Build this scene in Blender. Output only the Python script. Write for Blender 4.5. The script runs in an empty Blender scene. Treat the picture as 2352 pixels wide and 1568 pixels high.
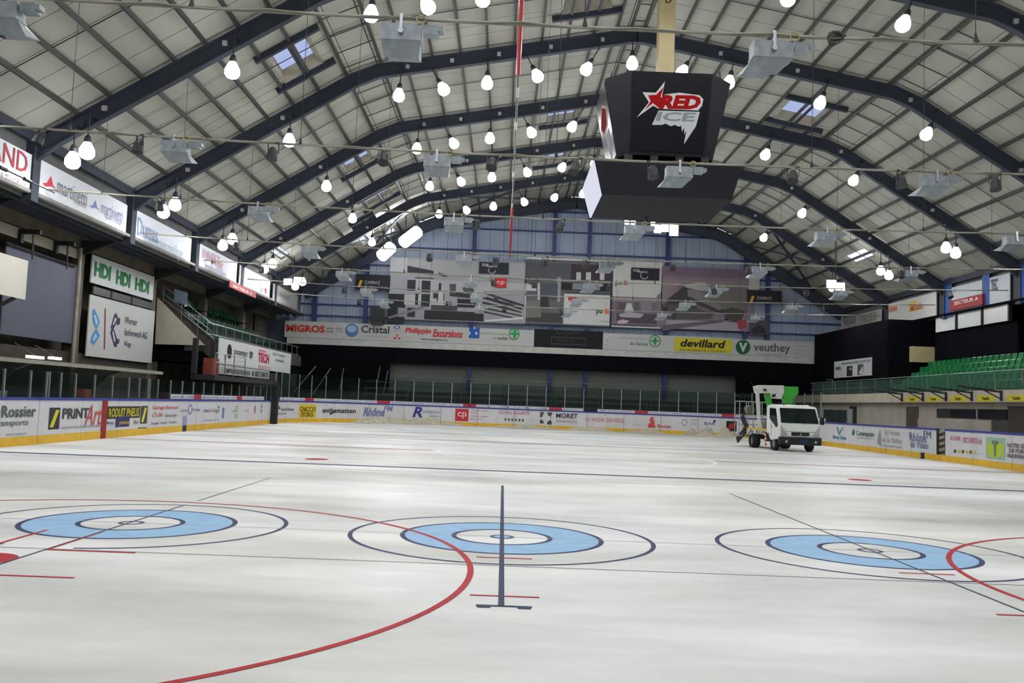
import bpy, math, random
import numpy as np
from mathutils import Vector, Matrix

random.seed(7)
sc = bpy.context.scene
COL = sc.collection

# ------------------------------------------------------------------ camera
F_PX, PITCH, ROLL, YAW, CAM_H = 1998.97, 0.07127, 0.03877, 0.00714, 1.6012
IMG_W, IMG_H = 2352, 1568
_F = Vector((math.sin(YAW), math.cos(YAW), 0)); _R = Vector((math.cos(YAW), -math.sin(YAW), 0)); _Z = Vector((0, 0, 1))
_fwd = math.cos(PITCH)*_F + math.sin(PITCH)*_Z
_up0 = -math.sin(PITCH)*_F + math.cos(PITCH)*_Z
_right = math.cos(ROLL)*_R + math.sin(ROLL)*_up0
_up = math.cos(ROLL)*_up0 - math.sin(ROLL)*_R
cam_data = bpy.data.cameras.new('camera')
cam_data.sensor_width = 36; cam_data.lens = F_PX/IMG_W*36
cam_data.clip_start = 0.05; cam_data.clip_end = 300
cam = bpy.data.objects.new('camera', cam_data); COL.objects.link(cam)
m = Matrix((_right, _up, -_fwd)).transposed().to_4x4(); m.translation = (0, 0, CAM_H)
cam.matrix_world = m
sc.camera = cam

# ------------------------------------------------------------------ world, exposure
sc.view_settings.view_transform = 'Standard'; sc.view_settings.look = 'None'
sc.view_settings.gamma = 1; sc.view_settings.use_curve_mapping = False
sc.view_settings.exposure = 0.95
cy = sc.cycles
cy.max_bounces = 4; cy.diffuse_bounces = 3; cy.use_light_tree = False; cy.glossy_bounces = 2; cy.transmission_bounces = 2; cy.transparent_max_bounces = 12; cy.adaptive_threshold = 0.06
LAMP_W = 24.0        # watts of each high bay lamp
LENS_E = 6.0         # glow of the lamp glass
FLOOD_W = 60.0
w = bpy.data.worlds.new('world'); sc.world = w; w.cycles.sampling_method = 'NONE'; w.use_nodes = True
bg = w.node_tree.nodes['Background']; bg.inputs[0].default_value = (0.82, 0.88, 1.0, 1); bg.inputs[1].default_value = .62

# ------------------------------------------------------------------ pixel -> world on known planes
def ray(px, py):
    v = _fwd + _right*((px-IMG_W/2)/F_PX) - _up*((py-IMG_H/2)/F_PX)
    return v
def at(px, py, X=None, Y=None, Z=None):
    r = ray(px, py)
    t = X/r.x if X is not None else (Y/r.y if Y is not None else (Z-CAM_H)/r.z)
    return Vector((r.x*t, r.y*t, CAM_H+r.z*t))
def project(P):
    d = Vector(P)-Vector((0, 0, CAM_H)); k = d.dot(_fwd)
    return IMG_W/2+F_PX*d.dot(_right)/k, IMG_H/2-F_PX*d.dot(_up)/k

# ------------------------------------------------------------------ materials
def lin(c):
    return tuple(((v/255)/12.92 if v/255 <= .04045 else ((v/255+.055)/1.055)**2.4) for v in c)
_M = {}
def mat(name, rgb=(128,128,128), rough=.6, metal=0.0, var=.12, scale=3.0, bump=0.0, spec=.5, stretch=None):
    if name in _M: return _M[name]
    M = bpy.data.materials.new(name); M.use_nodes = True; nt = M.node_tree; N = nt.nodes; L = nt.links
    b = N['Principled BSDF']; c = lin(rgb)
    b.inputs['Roughness'].default_value = rough; b.inputs['Metallic'].default_value = metal
    b.inputs['Specular IOR Level'].default_value = spec
    if var > 0:
        tc = N.new('ShaderNodeTexCoord'); mp = N.new('ShaderNodeMapping'); L.new(tc.outputs['Object'], mp.inputs[0])
        if stretch: mp.inputs['Scale'].default_value = stretch
        no = N.new('ShaderNodeTexNoise'); no.inputs['Scale'].default_value = scale; no.inputs['Detail'].default_value = 5
        L.new(mp.outputs[0], no.inputs['Vector'])
        cr = N.new('ShaderNodeValToRGB'); cr.color_ramp.elements[0].position = .3; cr.color_ramp.elements[1].position = .7
        cr.color_ramp.elements[0].color = (*[v*(1-var) for v in c], 1); cr.color_ramp.elements[1].color = (*[min(1, v*(1+var)) for v in c], 1)
        L.new(no.outputs['Fac'], cr.inputs[0]); L.new(cr.outputs[0], b.inputs['Base Color'])
        if bump > 0:
            bp = N.new('ShaderNodeBump'); bp.inputs['Strength'].default_value = bump; bp.inputs['Distance'].default_value = .02
            L.new(no.outputs['Fac'], bp.inputs['Height']); L.new(bp.outputs[0], b.inputs['Normal'])
    else:
        b.inputs['Base Color'].default_value = (*c, 1)
    _M[name] = M; return M
def flat(rgb, rough=.55):
    return mat('print_%d_%d_%d' % tuple(rgb), rgb, rough, var=.03, scale=6, spec=.2)
def emit(name, rgb, s):
    if name in _M: return _M[name]
    M = bpy.data.materials.new(name); M.use_nodes = True; nt = M.node_tree; nt.nodes.clear()
    o = nt.nodes.new('ShaderNodeOutputMaterial'); e = nt.nodes.new('ShaderNodeEmission')
    e.inputs[0].default_value = (*lin(rgb), 1); e.inputs[1].default_value = s
    nt.links.new(e.outputs[0], o.inputs[0]); M.cycles.emission_sampling = 'NONE'; _M[name] = M; return M
def glass(name, rgb, alpha=.75, rough=.05, haze=0):
    # thin sheet: mostly see-through with a faint reflection
    if name in _M: return _M[name]
    M = bpy.data.materials.new(name); M.use_nodes = True; nt = M.node_tree; nt.nodes.clear(); N = nt.nodes; L = nt.links
    o = N.new('ShaderNodeOutputMaterial'); mx = N.new('ShaderNodeMixShader'); t = N.new('ShaderNodeBsdfTransparent')
    g = N.new('ShaderNodeBsdfGlossy'); fr = N.new('ShaderNodeMath'); fr.operation = 'POWER'; fr.inputs[1].default_value = 5.0; lw = N.new('ShaderNodeLayerWeight'); lw.inputs[0].default_value = .5; L.new(lw.outputs['Facing'], fr.inputs[0])
    t.inputs[0].default_value = (*lin(rgb), 1); g.inputs[0].default_value = (.8,.85,.85,1)
    g.inputs['Roughness'].default_value = rough
    ad = N.new('ShaderNodeMath'); ad.operation = 'ADD'; ad.inputs[1].default_value = (1-alpha)*.3; m5 = N.new('ShaderNodeMath'); m5.operation = 'MULTIPLY'; m5.inputs[1].default_value = .35; L.new(fr.outputs[0], m5.inputs[0]); L.new(m5.outputs[0], ad.inputs[0])
    L.new(ad.outputs[0], mx.inputs[0]); L.new(t.outputs[0], mx.inputs[1]); L.new(g.outputs[0], mx.inputs[2])
    if haze:
        hz = N.new('ShaderNodeMixShader'); df = N.new('ShaderNodeBsdfDiffuse'); df.inputs[0].default_value = (*lin((125,155,145)), 1); hz.inputs[0].default_value = haze
        L.new(mx.outputs[0], hz.inputs[1]); L.new(df.outputs[0], hz.inputs[2]); L.new(hz.outputs[0], o.inputs[0])
    else: L.new(mx.outputs[0], o.inputs[0])
    _M[name] = M; return M
def translucent(name, rgb):
    M = bpy.data.materials.new(name); M.use_nodes = True; nt = M.node_tree; nt.nodes.clear(); N = nt.nodes; L = nt.links
    o = N.new('ShaderNodeOutputMaterial'); mx = N.new('ShaderNodeMixShader'); t = N.new('ShaderNodeBsdfTranslucent')
    g = N.new('ShaderNodeBsdfTransparent'); t.inputs[0].default_value = (*lin(rgb), 1)
    wv = N.new('ShaderNodeTexWave'); wv.inputs['Scale'].default_value = 3; tc = N.new('ShaderNodeTexCoord'); L.new(tc.outputs['Object'], wv.inputs[0])
    mr = N.new('ShaderNodeMapRange'); mr.inputs[3].default_value = .8; mr.inputs[4].default_value = .95; L.new(wv.outputs['Fac'], mr.inputs[0])
    L.new(mr.outputs[0], mx.inputs[0]); L.new(t.outputs[0], mx.inputs[1]); L.new(g.outputs[0], mx.inputs[2]); L.new(mx.outputs[0], o.inputs[0])
    _M[name] = M; return M

# ------------------------------------------------------------------ mesh builder
class MB:
    def __init__(s): s.v = []; s.f = []; s.m = []
    def add(s, vs, fs, mi=0):
        n = len(s.v); s.v += [tuple(p) for p in vs]
        for f in fs: s.f.append([i+n for i in f]); s.m.append(mi)
        return s
    def box(s, x0, y0, z0, x1, y1, z1, mi=0):
        return s.add([(x0,y0,z0),(x1,y0,z0),(x1,y1,z0),(x0,y1,z0),(x0,y0,z1),(x1,y0,z1),(x1,y1,z1),(x0,y1,z1)],
              [(0,3,2,1),(4,5,6,7),(0,1,5,4),(1,2,6,5),(2,3,7,6),(3,0,4,7)], mi)
    def hexa(s, b, t, mi=0):   # bottom ring, top ring (same count)
        n = len(b)
        fs = [tuple(range(n))[::-1], tuple(range(n, 2*n))]+[(i, (i+1)%n, n+(i+1)%n, n+i) for i in range(n)]
        return s.add(list(b)+list(t), fs, mi)
    def bar(s, a, b, w, h, mi=0, up=(0,0,1)):
        a = Vector(a); b = Vector(b); d = (b-a).normalized(); u = Vector(up)
        if abs(d.dot(u)) > .98: u = Vector((0,1,0))
        sx = d.cross(u).normalized(); uz = sx.cross(d).normalized(); sx = sx*w/2; uz = uz*h/2
        q = [-sx-uz, sx-uz, sx+uz, -sx+uz]
        return s.hexa([a+k for k in q], [b+k for k in q], mi)
    def tube(s, pts, r, n=6, mi=0, caps=True):
        pts = [Vector(p) for p in pts]; rings = []
        for i, p in enumerate(pts):
            d = (pts[min(i+1, len(pts)-1)]-pts[max(i-1, 0)]).normalized()
            u = Vector((0,0,1)) if abs(d.z) < .9 else Vector((1,0,0))
            a = d.cross(u).normalized(); b = a.cross(d)
            rr = r[i] if isinstance(r, (list, tuple)) else r
            rings.append([p+rr*(math.cos(t)*a+math.sin(t)*b) for t in [2*math.pi*k/n for k in range(n)]])
        fs = []
        for i in range(len(pts)-1):
            for k in range(n): fs.append((i*n+k, i*n+(k+1)%n, (i+1)*n+(k+1)%n, (i+1)*n+k))
        if caps: fs += [tuple(range(n))[::-1], tuple(range((len(pts)-1)*n, len(pts)*n))]
        return s.add([p for q in rings for p in q], fs, mi)
    def poly(s, pts, mi=0): return s.add(pts, [tuple(range(len(pts)))], mi)
    def slab(s, pts, off, mi=0):   # polygon extruded by vector off
        o = Vector(off); return s.hexa([Vector(p) for p in pts], [Vector(p)+o for p in pts], mi)
    def ring(s, cx, cy, r0, r1, z, a0=0, a1=2*math.pi, n=96, mi=0):
        vs = []; fs = []
        for i in range(n+1):
            t = a0+(a1-a0)*i/n
            vs += [(cx+r0*math.cos(t), cy+r0*math.sin(t), z), (cx+r1*math.cos(t), cy+r1*math.sin(t), z)]
        for i in range(n): fs.append((2*i, 2*i+1, 2*i+3, 2*i+2))
        return s.add(vs, fs, mi)
    def build(s, name, mats, parent=None, loc=None, smooth=False, **tags):
        if not isinstance(mats, (list, tuple)): mats = [mats]
        if parent is not None: o0 = Vector(parent['_w'])
        elif loc is not None: o0 = Vector(loc)
        else:
            a = np.array(s.v); o0 = Vector(((a[:,0].min()+a[:,0].max())/2, (a[:,1].min()+a[:,1].max())/2, a[:,2].min()))
        me = bpy.data.meshes.new(name); me.from_pydata([tuple(Vector(p)-o0) for p in s.v], [], s.f)
        for M in mats: me.materials.append(M)
        if len(mats) > 1: me.polygons.foreach_set('material_index', s.m)
        if smooth: me.polygons.foreach_set('use_smooth', [True]*len(me.polygons))
        me.update()
        return link(name, me, parent, o0, **tags)
def link(name, me, parent, o0, **tags):
    o = bpy.data.objects.new(name, me); COL.objects.link(o)
    if parent is not None: o.parent = parent
    else: o.location = o0
    o['_w'] = tuple(o0)
    tag(o, **tags); return o
def tag(o, label=None, cat=None, group=None, kind=None):
    if label: o['label'] = label
    if cat: o['category'] = cat
    if group: o['group'] = group
    if kind: o['kind'] = kind
    return o
def empty(name, loc, label=None, cat=None, group=None, kind=None, rz=0):
    o = bpy.data.objects.new(name, None); COL.objects.link(o); o.location = loc; o.rotation_euler.z = rz
    o.empty_display_size = .2; o['_w'] = tuple(loc)
    return tag(o, label, cat, group, kind)
def children_of(o): return [c for c in bpy.data.objects if c.parent == o]
def copy_tree(o, kids, loc, rot=None, **tags):
    c = o.copy(); COL.objects.link(c); c.location = loc
    if rot is not None: c.rotation_euler = rot
    for k, gk in kids:
        d = k.copy(); COL.objects.link(d); d.parent = c
        for g in gk:
            e = g.copy(); COL.objects.link(e); e.parent = d
    tag(c, **tags); return c
def tree(o): return [(k, children_of(k)) for k in children_of(o)]

# ------------------------------------------------------------------ printed signs
class Plane:
    def __init__(s, kind, pos): s.kind = kind; s.pos = pos
    def uv(s, px, py):
        P = at(px, py, X=s.pos) if s.kind == 'X' else at(px, py, Y=s.pos)
        return ((P.y if s.pos < 0 else -P.y) if s.kind == 'X' else P.x), P.z
    def pt(s, u, z, off=0):
        if s.kind == 'Y': return Vector((u, s.pos-off, z))
        return Vector((s.pos+off, u, z)) if s.pos < 0 else Vector((s.pos-off, -u, z))
_T = {}
def text2d(string, bold=0.0):
    k = (string, bold)
    if k in _T: return _T[k]
    cu = bpy.data.curves.new('t', 'FONT'); cu.body = string; cu.resolution_u = 2; cu.offset = bold; cu.fill_mode = 'FRONT'
    o = bpy.data.objects.new('t', cu); COL.objects.link(o)
    me = o.to_mesh()
    vs = [(v.co.x, v.co.y) for v in me.vertices]; fs = [tuple(p.vertices) for p in me.polygons]
    o.to_mesh_clear(); bpy.data.objects.remove(o); bpy.data.curves.remove(cu)
    a = np.array(vs); mn = a.min(0); mx = a.max(0); a = (a-mn)/np.maximum(mx-mn, 1e-6)
    _T[k] = (a, fs); return _T[k]
def put_text(mb, pl, string, x0, y0, x1, y1, off=.012, bold=0.0, shear=0.0, mi=0, reverse=False):
    a, fs = text2d(string, bold)
    ua, zb = pl.uv(x0, y1 if not isinstance(y1, tuple) else y1[0]); ub, _ = pl.uv(x1, y1); _, zt = pl.uv(x0, y0)
    uc, zb2 = pl.uv((x0+x1)/2, y1); _, zt2 = pl.uv((x0+x1)/2, y0)
    h = zt2-zb2
    vs = [pl.pt(ua+(ub-ua)*x+shear*h*(y-.5), zb2+h*y, off) for x, y in a]
    mb.add(vs, fs, mi)
def put_rect(mb, pl, x0, y0, x1, y1, off=.006, mi=0, seg=1):
    ua, zt = pl.uv(x0, y0); ub, zb = pl.uv(x1, y1)
    for i in range(seg):
        a = ua+(ub-ua)*i/seg; b = ua+(ub-ua)*(i+1)/seg
        mb.poly([pl.pt(a, zb, off), pl.pt(b, zb, off), pl.pt(b, zt, off), pl.pt(a, zt, off)], mi)
def put_poly(mb, pl, pts, off=.006, mi=0): mb.poly([pl.pt(*pl.uv(*p), off) for p in pts], mi)
def put_disc(mb, pl, cx, cy, rx, ry, off=.006, mi=0, n=24, inner=0):
    pts = [(cx+rx*math.cos(2*math.pi*i/n), cy-ry*math.sin(2*math.pi*i/n)) for i in range(n)]
    if not inner: put_poly(mb, pl, pts[::-1], off, mi); return
    for i in range(n):
        p, q = pts[i], pts[(i+1)%n]; f = lambda t: (cx+(t[0]-cx)*inner, cy+(t[1]-cy)*inner)
        put_poly(mb, pl, [p, q, f(q), f(p)], off, mi)
def prints(parent, pl, texts=(), rects=(), polys=(), discs=(), name='lettering'):
    """texts (str,x0,y0,x1,y1,rgb[,bold,shear]); rects (x0,y0,x1,y1,rgb); polys ([pts],rgb); discs (cx,cy,rx,ry,rgb[,inner])"""
    if rects or polys or discs:
        mb = MB(); ms = []; 
        def mi(c):
            M = flat(c)
            if M not in ms: ms.append(M)
            return ms.index(M)
        k = 0
        for r in rects: k += 1; put_rect(mb, pl, *r[:4], off=.005+.0006*k, mi=mi(r[4]), seg=r[5] if len(r) > 5 else 1)
        for r in polys: k += 1; put_poly(mb, pl, r[0], off=.005+.0006*k, mi=mi(r[1]))
        for r in discs: k += 1; put_disc(mb, pl, *r[:4], off=.005+.0006*k, mi=mi(r[4]), inner=r[5] if len(r) > 5 else 0)
        mb.build('printed_graphic', ms, parent)
    for t in texts:
        mb = MB(); put_text(mb, pl, *t[:5], off=.04 if (rects or polys or discs) and len(rects)+len(polys) > 20 else .022, bold=t[6] if len(t) > 6 else .01, shear=t[7] if len(t) > 7 else 0)
        mb.build('lettering', flat(t[5]), parent)
def board(name, label, cat, pl, x0, y0, x1, y1, rgb=(205,208,206), thick=.05, group=None, parent=None, zfix=None, **kw):
    ua, zt = pl.uv(x0, y0); ub, zb = pl.uv(x1, y1)
    if zfix: zb, zt = zfix
    mb = MB(); mb.slab([pl.pt(ua, zb, 0), pl.pt(ub, zb, 0), pl.pt(ub, zt, 0), pl.pt(ua, zt, 0)], pl.pt(0,0,-thick)-pl.pt(0,0,0))
    o = mb.build(name, flat(rgb), parent, label=label, cat=cat, group=group)
    prints(o, pl, **kw); return o

_t = ['','','twent','thirt','fort']
def ordw(n):
    b = ['','first','second','third','fourth','fifth','sixth','seventh','eighth','ninth','tenth','eleventh','twelfth','thirteenth','fourteenth','fifteenth','sixteenth','seventeenth','eighteenth','nineteenth']
    return b[n] if n < 20 else (_t[n//10]+'ieth' if n % 10 == 0 else _t[n//10]+'y-'+b[n % 10])
ORD = ['first','second','third','fourth','fifth','sixth','seventh','eighth','ninth','tenth','eleventh','twelfth','thirteenth','fourteenth','fifteenth','sixteenth']

# ================================================================== STRUCTURE
XL, XR, YN, YF, RC = -12.65, 17.35, -1.7, 58.3, 8.5
LEFT_E, RIGHT_E = -14.5, 23.8          # eave lines
FR = [60.7-6.95*i for i in range(10)]  # steel frames, far to near
QP = [(-14.5,9.0),(-6.35,14.06),(-5.4,14.47),(4.3,16.28),(5.0,16.28),(14.7,14.47),(15.65,14.06),(23.8,9.0)]
Y0, Y1 = -4.0, 61.3
def roof_z(x):
    for (a, za), (b, zb) in zip(QP, QP[1:]):
        if a <= x <= b: return za+(zb-za)*(x-a)/(b-a)
    return 9.0
steel = mat('dark_blue_grey_steel', (50,56,66), .65, .0, var=.18, scale=1.5, spec=.3)
steel2 = mat('purlin_steel', (62,64,60), .6, .0, var=.15, scale=2)
galv = mat('galvanised_sheet', (146,154,158), .42, .35, var=.2, scale=6)
concrete = mat('stained_concrete', (94,86,72), .9, var=.3, scale=1.6, bump=.3)
dark = mat('black_cladding', (14,14,20), .95, var=.2, scale=2, spec=.05)

# ---- ice and surrounding slab
def rounded(inset=0.0, n=14):
    pts = []; r = RC-inset
    for cx, cy, a0 in ((XR-RC, YF-RC, 0), (XL+RC, YF-RC, 90), (XL+RC, YN+RC, 180), (XR-RC, YN+RC, 270)):
        for i in range(n+1):
            t = math.radians(a0+90*i/n); pts.append((cx+r*math.cos(t), cy+r*math.sin(t)))
    return pts
ice = bpy.data.materials.new('ice'); ice.use_nodes = True
nt = ice.node_tree; N = nt.nodes; L = nt.links; b = N['Principled BSDF']
tc = N.new('ShaderNodeTexCoord')
def nz(scale, stretch, det=6):
    mp = N.new('ShaderNodeMapping'); mp.inputs['Scale'].default_value = stretch; L.new(tc.outputs['Object'], mp.inputs[0])
    n = N.new('ShaderNodeTexNoise'); n.inputs['Scale'].default_value = scale; n.inputs['Detail'].default_value = det; n.inputs['Roughness'].default_value = .6
    L.new(mp.outputs[0], n.inputs['Vector']); return n
n1 = nz(.35, (.45, 1.3, 1)); n2 = nz(3.0, (1, 1, 1)); n3 = nz(.12, (1, 1, 1), 3)
r1 = N.new('ShaderNodeValToRGB'); e = r1.color_ramp.elements; e[0].position = .33; e[1].position = .62
e[0].color = (*lin((196,199,196)), 1); e[1].color = (*lin((245,246,245)), 1); L.new(n1.outputs['Fac'], r1.inputs[0])
r2 = N.new('ShaderNodeValToRGB'); e = r2.color_ramp.elements; e[0].position = .38; e[1].position = .62
e[0].color = (*lin((228,226,214)), 1); e[1].color = (1, 1, 1, 1); L.new(n3.outputs['Fac'], r2.inputs[0])
mx = N.new('ShaderNodeMix'); mx.data_type = 'RGBA'; mx.blend_type = 'MULTIPLY'; mx.inputs[0].default_value = .8
L.new(r1.outputs[0], mx.inputs[6]); L.new(r2.outputs[0], mx.inputs[7])
vo = N.new('ShaderNodeTexVoronoi'); vo.inputs['Scale'].default_value = 2.2; L.new(tc.outputs['Object'], vo.inputs['Vector'])
r3 = N.new('ShaderNodeValToRGB'); e = r3.color_ramp.elements; e[0].position = .012; e[1].position = .022
e[0].color = (.33, .31, .28, 1); e[1].color = (1, 1, 1, 1); L.new(vo.outputs['Distance'], r3.inputs[0])
mx2 = N.new('ShaderNodeMix'); mx2.data_type = 'RGBA'; mx2.blend_type = 'MULTIPLY'; mx2.inputs[0].default_value = .8
L.new(mx.outputs[2], mx2.inputs[6]); L.new(r3.outputs[0], mx2.inputs[7]); L.new(mx2.outputs[2], b.inputs['Base Color'])
rr = N.new('ShaderNodeMapRange'); rr.inputs[3].default_value = .36; rr.inputs[4].default_value = .58; L.new(n2.outputs['Fac'], rr.inputs[0]); L.new(rr.outputs[0], b.inputs['Roughness'])
b.inputs['Specular IOR Level'].default_value = .24
bp = N.new('ShaderNodeBump'); bp.inputs['Strength'].default_value = .12; bp.inputs['Distance'].default_value = .01; L.new(n2.outputs['Fac'], bp.inputs['Height']); L.new(bp.outputs[0], b.inputs['Normal'])
mb = MB(); mb.slab([(x, y, -.04) for x, y in rounded()], (0, 0, .04))
tag(mb.build('floor', ice, loc=(0, 0, 0)), kind='structure')
mb = MB(); mb.box(-21, -5, -.35, 30.5, 63, -.041)
tag(mb.build('floor', mat('grey_slab', (105,103,98), .85, var=.2), loc=(0, 0, -.35)), kind='structure')

# ---- roof: dark deck with openings, light panels beneath it, purlins, sag rods
def seg_pt(i, x, y, up=0.0):
    (xa, za), (xb, zb) = QP[i], QP[i+1]; d = Vector((xb-xa, 0, zb-za)).normalized(); nrm = Vector((-d.z, 0, d.x))
    return Vector((x, y, za+(zb-za)*(x-xa)/(xb-xa)))+nrm*up
# openings: segment, x0, x1, y0, y1, type
HOLES = [(0,-8.35,-7.0,28.4,31.1,'g'), (4,11.85,13.8,36.2,39.0,'g'), (2,1.6,3.45,27.9,31.0,'g'), (2,1.6,3.4,41.0,43.7,'g'), (2,1.55,3.35,48.5,51.4,'g'),
         (0,-8.35,-7.0,41.0,43.8,'g'), (0,-8.4,-7.0,48.9,51.3,'g'), (0,-13.6,-13.05,48.8,52.0,'t'), (6,20.3,21.0,49.3,52.3,'t'),
         (0,-8.9,-8.1,54.9,57.2,'t'), (0,-7.9,-7.0,55.2,58.2,'t'), (0,-9.9,-9.1,56.6,58.8,'t'), (0,-8.7,-7.9,58.6,60.2,'t'), (0,-9.4,-8.7,52.4,53.3,'g')]
PW = 6.95/6
ys = [61.3-.6]          # panel joints follow the frames
ys = sorted([FR[0]-PW*k for k in range(0, 56)]+[61.3])
deck = MB()
for i in range(7):
    hs = [h for h in HOLES if h[0] == i]
    xs = sorted({QP[i][0], QP[i+1][0]} | {h[1] for h in hs} | {h[2] for h in hs})
    yy = sorted({Y0, Y1} | {h[3] for h in hs} | {h[4] for h in hs})
    for xa, xb in zip(xs, xs[1:]):
        for ya, yb in zip(yy, yy[1:]):
            xm, ym = (xa+xb)/2, (ya+yb)/2
            if any(h[1] < xm < h[2] and h[3] < ym < h[4] for h in hs): continue
            q = [seg_pt(i, xa, ya, .24), seg_pt(i, xb, ya, .24), seg_pt(i, xb, yb, .24), seg_pt(i, xa, yb, .24)]
            deck.slab(q, (0, 0, .06))
for x_, z_ in QP[1:7]: deck.box(x_-.22, Y0, z_+.27, x_+.22, Y1, z_+.5)  # unseen covers added over the deck joints to stop sky light leaking in
ceil_ = deck.build('ceiling', mat('roof_deck', (70,70,66), .9, var=.1), loc=(0, 0, 9))
tag(ceil_, kind='structure')
pm = mat('pale_roof_panel', (164,165,152), .7, var=.07, scale=.6)
def panel_mesh(i, xa, xb, wy):
    mb = MB(); g = .016
    q = [seg_pt(i, xa, g, .15), seg_pt(i, xb, g, .15), seg_pt(i, xb, wy-g, .15), seg_pt(i, xa, wy-g, .15)]
    n_ = (seg_pt(i, xa, 0, .2)-seg_pt(i, xa, 0, .15)); mb.slab(q, n_)
    me = bpy.data.meshes.new('panel'); me.from_pydata([tuple(v-Vector((0, 0, 9))) for v in map(Vector, mb.v)], [], mb.f); me.materials.append(pm); return me
cache = {}
def add_panel(i, xa, xb, ya, yb):
    k = (i, round(xa, 3), round(xb, 3), round(yb-ya, 3))
    if k not in cache: cache[k] = panel_mesh(i, xa, xb, yb-ya)
    o = bpy.data.objects.new('panel', cache[k]); COL.objects.link(o); o.parent = ceil_; o.location = (0, ya, 0)
for i in (0, 2, 4, 6):
    for ya, yb in zip(ys, ys[1:]):
        if yb < 5: continue
        (xa, xb) = (QP[i][0], QP[i+1][0]); hs = [h for h in HOLES if h[0] == i and h[3] < yb-.02 and h[4] > ya+.02]
        cuts = [(max(ya, h[3]), min(yb, h[4]), h[1], h[2]) for h in hs]
        if not cuts: add_panel(i, xa, xb, ya, yb); continue
        yy = sorted({ya, yb} | {c[0] for c in cuts} | {c[1] for c in cuts})
        for a, c in zip(yy, yy[1:]):
            if c-a < .05: continue
            xs = [xa]; 
            for h in sorted([(q[2], q[3]) for q in cuts if q[0] <= (a+c)/2 <= q[1]]): xs += [h[0], h[1]]
            xs.append(xb)
            for p in range(0, len(xs), 2):
                if xs[p+1]-xs[p] > .1: add_panel(i, xs[p], xs[p+1], a, c)
for i in (1, 3, 5):
    for ya, yb in zip(FR[::-1], FR[::-1][1:]): 
        if ya > 4: add_panel(i, QP[i][0], QP[i+1][0], ya, yb)
# near part of the roof behind the first frames, one sheet per slope
for i in (0, 1, 2, 3, 4, 5, 6): add_panel(i, QP[i][0], QP[i+1][0], Y0, 5.05 if i % 2 else min(y for y in ys if y > 3.8))

PX = [-14.45,-13.25,-12.3,-11.35,-10.4,-9.5,-8.55,-7.6,-6.55,-5.25,-4.35,-3.28,-2.2,-1.15,-.1,.95,1.96,2.96,3.85,4.4]
PX = PX+[9.3-x for x in PX[::-1]]
for k, x in enumerate(PX):
    z = roof_z(x); mb = MB()
    deep = .3 if k in (0, len(PX)-1) else .13; wd = .2 if k in (0, len(PX)-1) else .085
    mb.box(x-wd/2, Y0, z+.13-deep+(.02), x+wd/2, Y1, z+.15)
    mb.build('purlin', steel2 if deep < .2 else steel, ceil_)
# rungs in the double purlins and sag rods mid bay
mb = MB()
for f in FR[:-1]:
    for j in range(5):
        y = f-6.95*(j+.5)/5
        for xa, xb in ((-6.5,-5.3), (14.6,15.8), (4.42,4.88)):
            mb.bar((xa, y, roof_z(xa)+.06), (xb, y, roof_z(xb)+.06), .03, .03)
mb.build('rungs', steel2, ceil_, kind='stuff')
for bay in range(0, 8):
    y = FR[bay]-3.47; mb = MB()
    for (xa, za), (xb, zb) in zip(QP, QP[1:]): mb.bar((xa, y, za+.1), (xb, y, zb+.1), .022, .022)
    mb.build('sag_rod', mat('rod_black', (30,30,30), .6, var=0), ceil_)
# rooflights
sky_glass = glass('blue_rooflight_glass', (212,218,234), .97)
white_curb = mat('pale_timber_curb', (176,170,150), .8, var=.12)
transl = translucent('translucent_sheet', (250,252,255))
nw = 0
for (i, x0, x1, y0, y1, ty) in HOLES:
    nw += 1
    q = [(x0, y0), (x1, y0), (x1, y1), (x0, y1)]; up = .5 if ty == 'g' else .26
    mb = MB()
    for (a, b_) in zip(q, q[1:]+q[:1]):
        A, B, C_, D_ = seg_pt(i, *a, .12), seg_pt(i, *b_, .12), seg_pt(i, *b_, up), seg_pt(i, *a, up)
        if ty == 'g':  # splayed shaft narrowing towards the glass
            cx_, cy_ = (x0+x1)/2, (y0+y1)/2
            C_ = seg_pt(i, cx_+(b_[0]-cx_)*.8, cy_+(b_[1]-cy_)*.8, up); D_ = seg_pt(i, cx_+(a[0]-cx_)*.8, cy_+(a[1]-cy_)*.8, up)
        mb.add([A, B, C_, D_], [(0, 1, 2, 3)])
    fr = mb.build('window_%d' % nw, white_curb); tag(fr, kind='structure')
    s = .81 if ty == 'g' else 1.02; cx_, cy_ = (x0+x1)/2, (y0+y1)/2
    mb = MB(); mb.slab([seg_pt(i, cx_+(a-cx_)*s, cy_+(c-cy_)*s, up-.01) for a, c in q], (0, 0, .02))
    mb.build('pane', sky_glass if ty == 'g' else transl, fr)
    if ty == 'g':
        for yy in (y0-.08, y1+.08):
            mb = MB(); mb.bar(seg_pt(i, x0-.35, yy, .03), seg_pt(i, x1+.35, yy, .03), .16, .2); mb.build('trimmer', steel, fr)
        mb = MB(); mb.bar(seg_pt(i, cx_, y0, .06), seg_pt(i, cx_, y1, .06), .08, .1); mb.build('trimmer', steel, fr)

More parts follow.
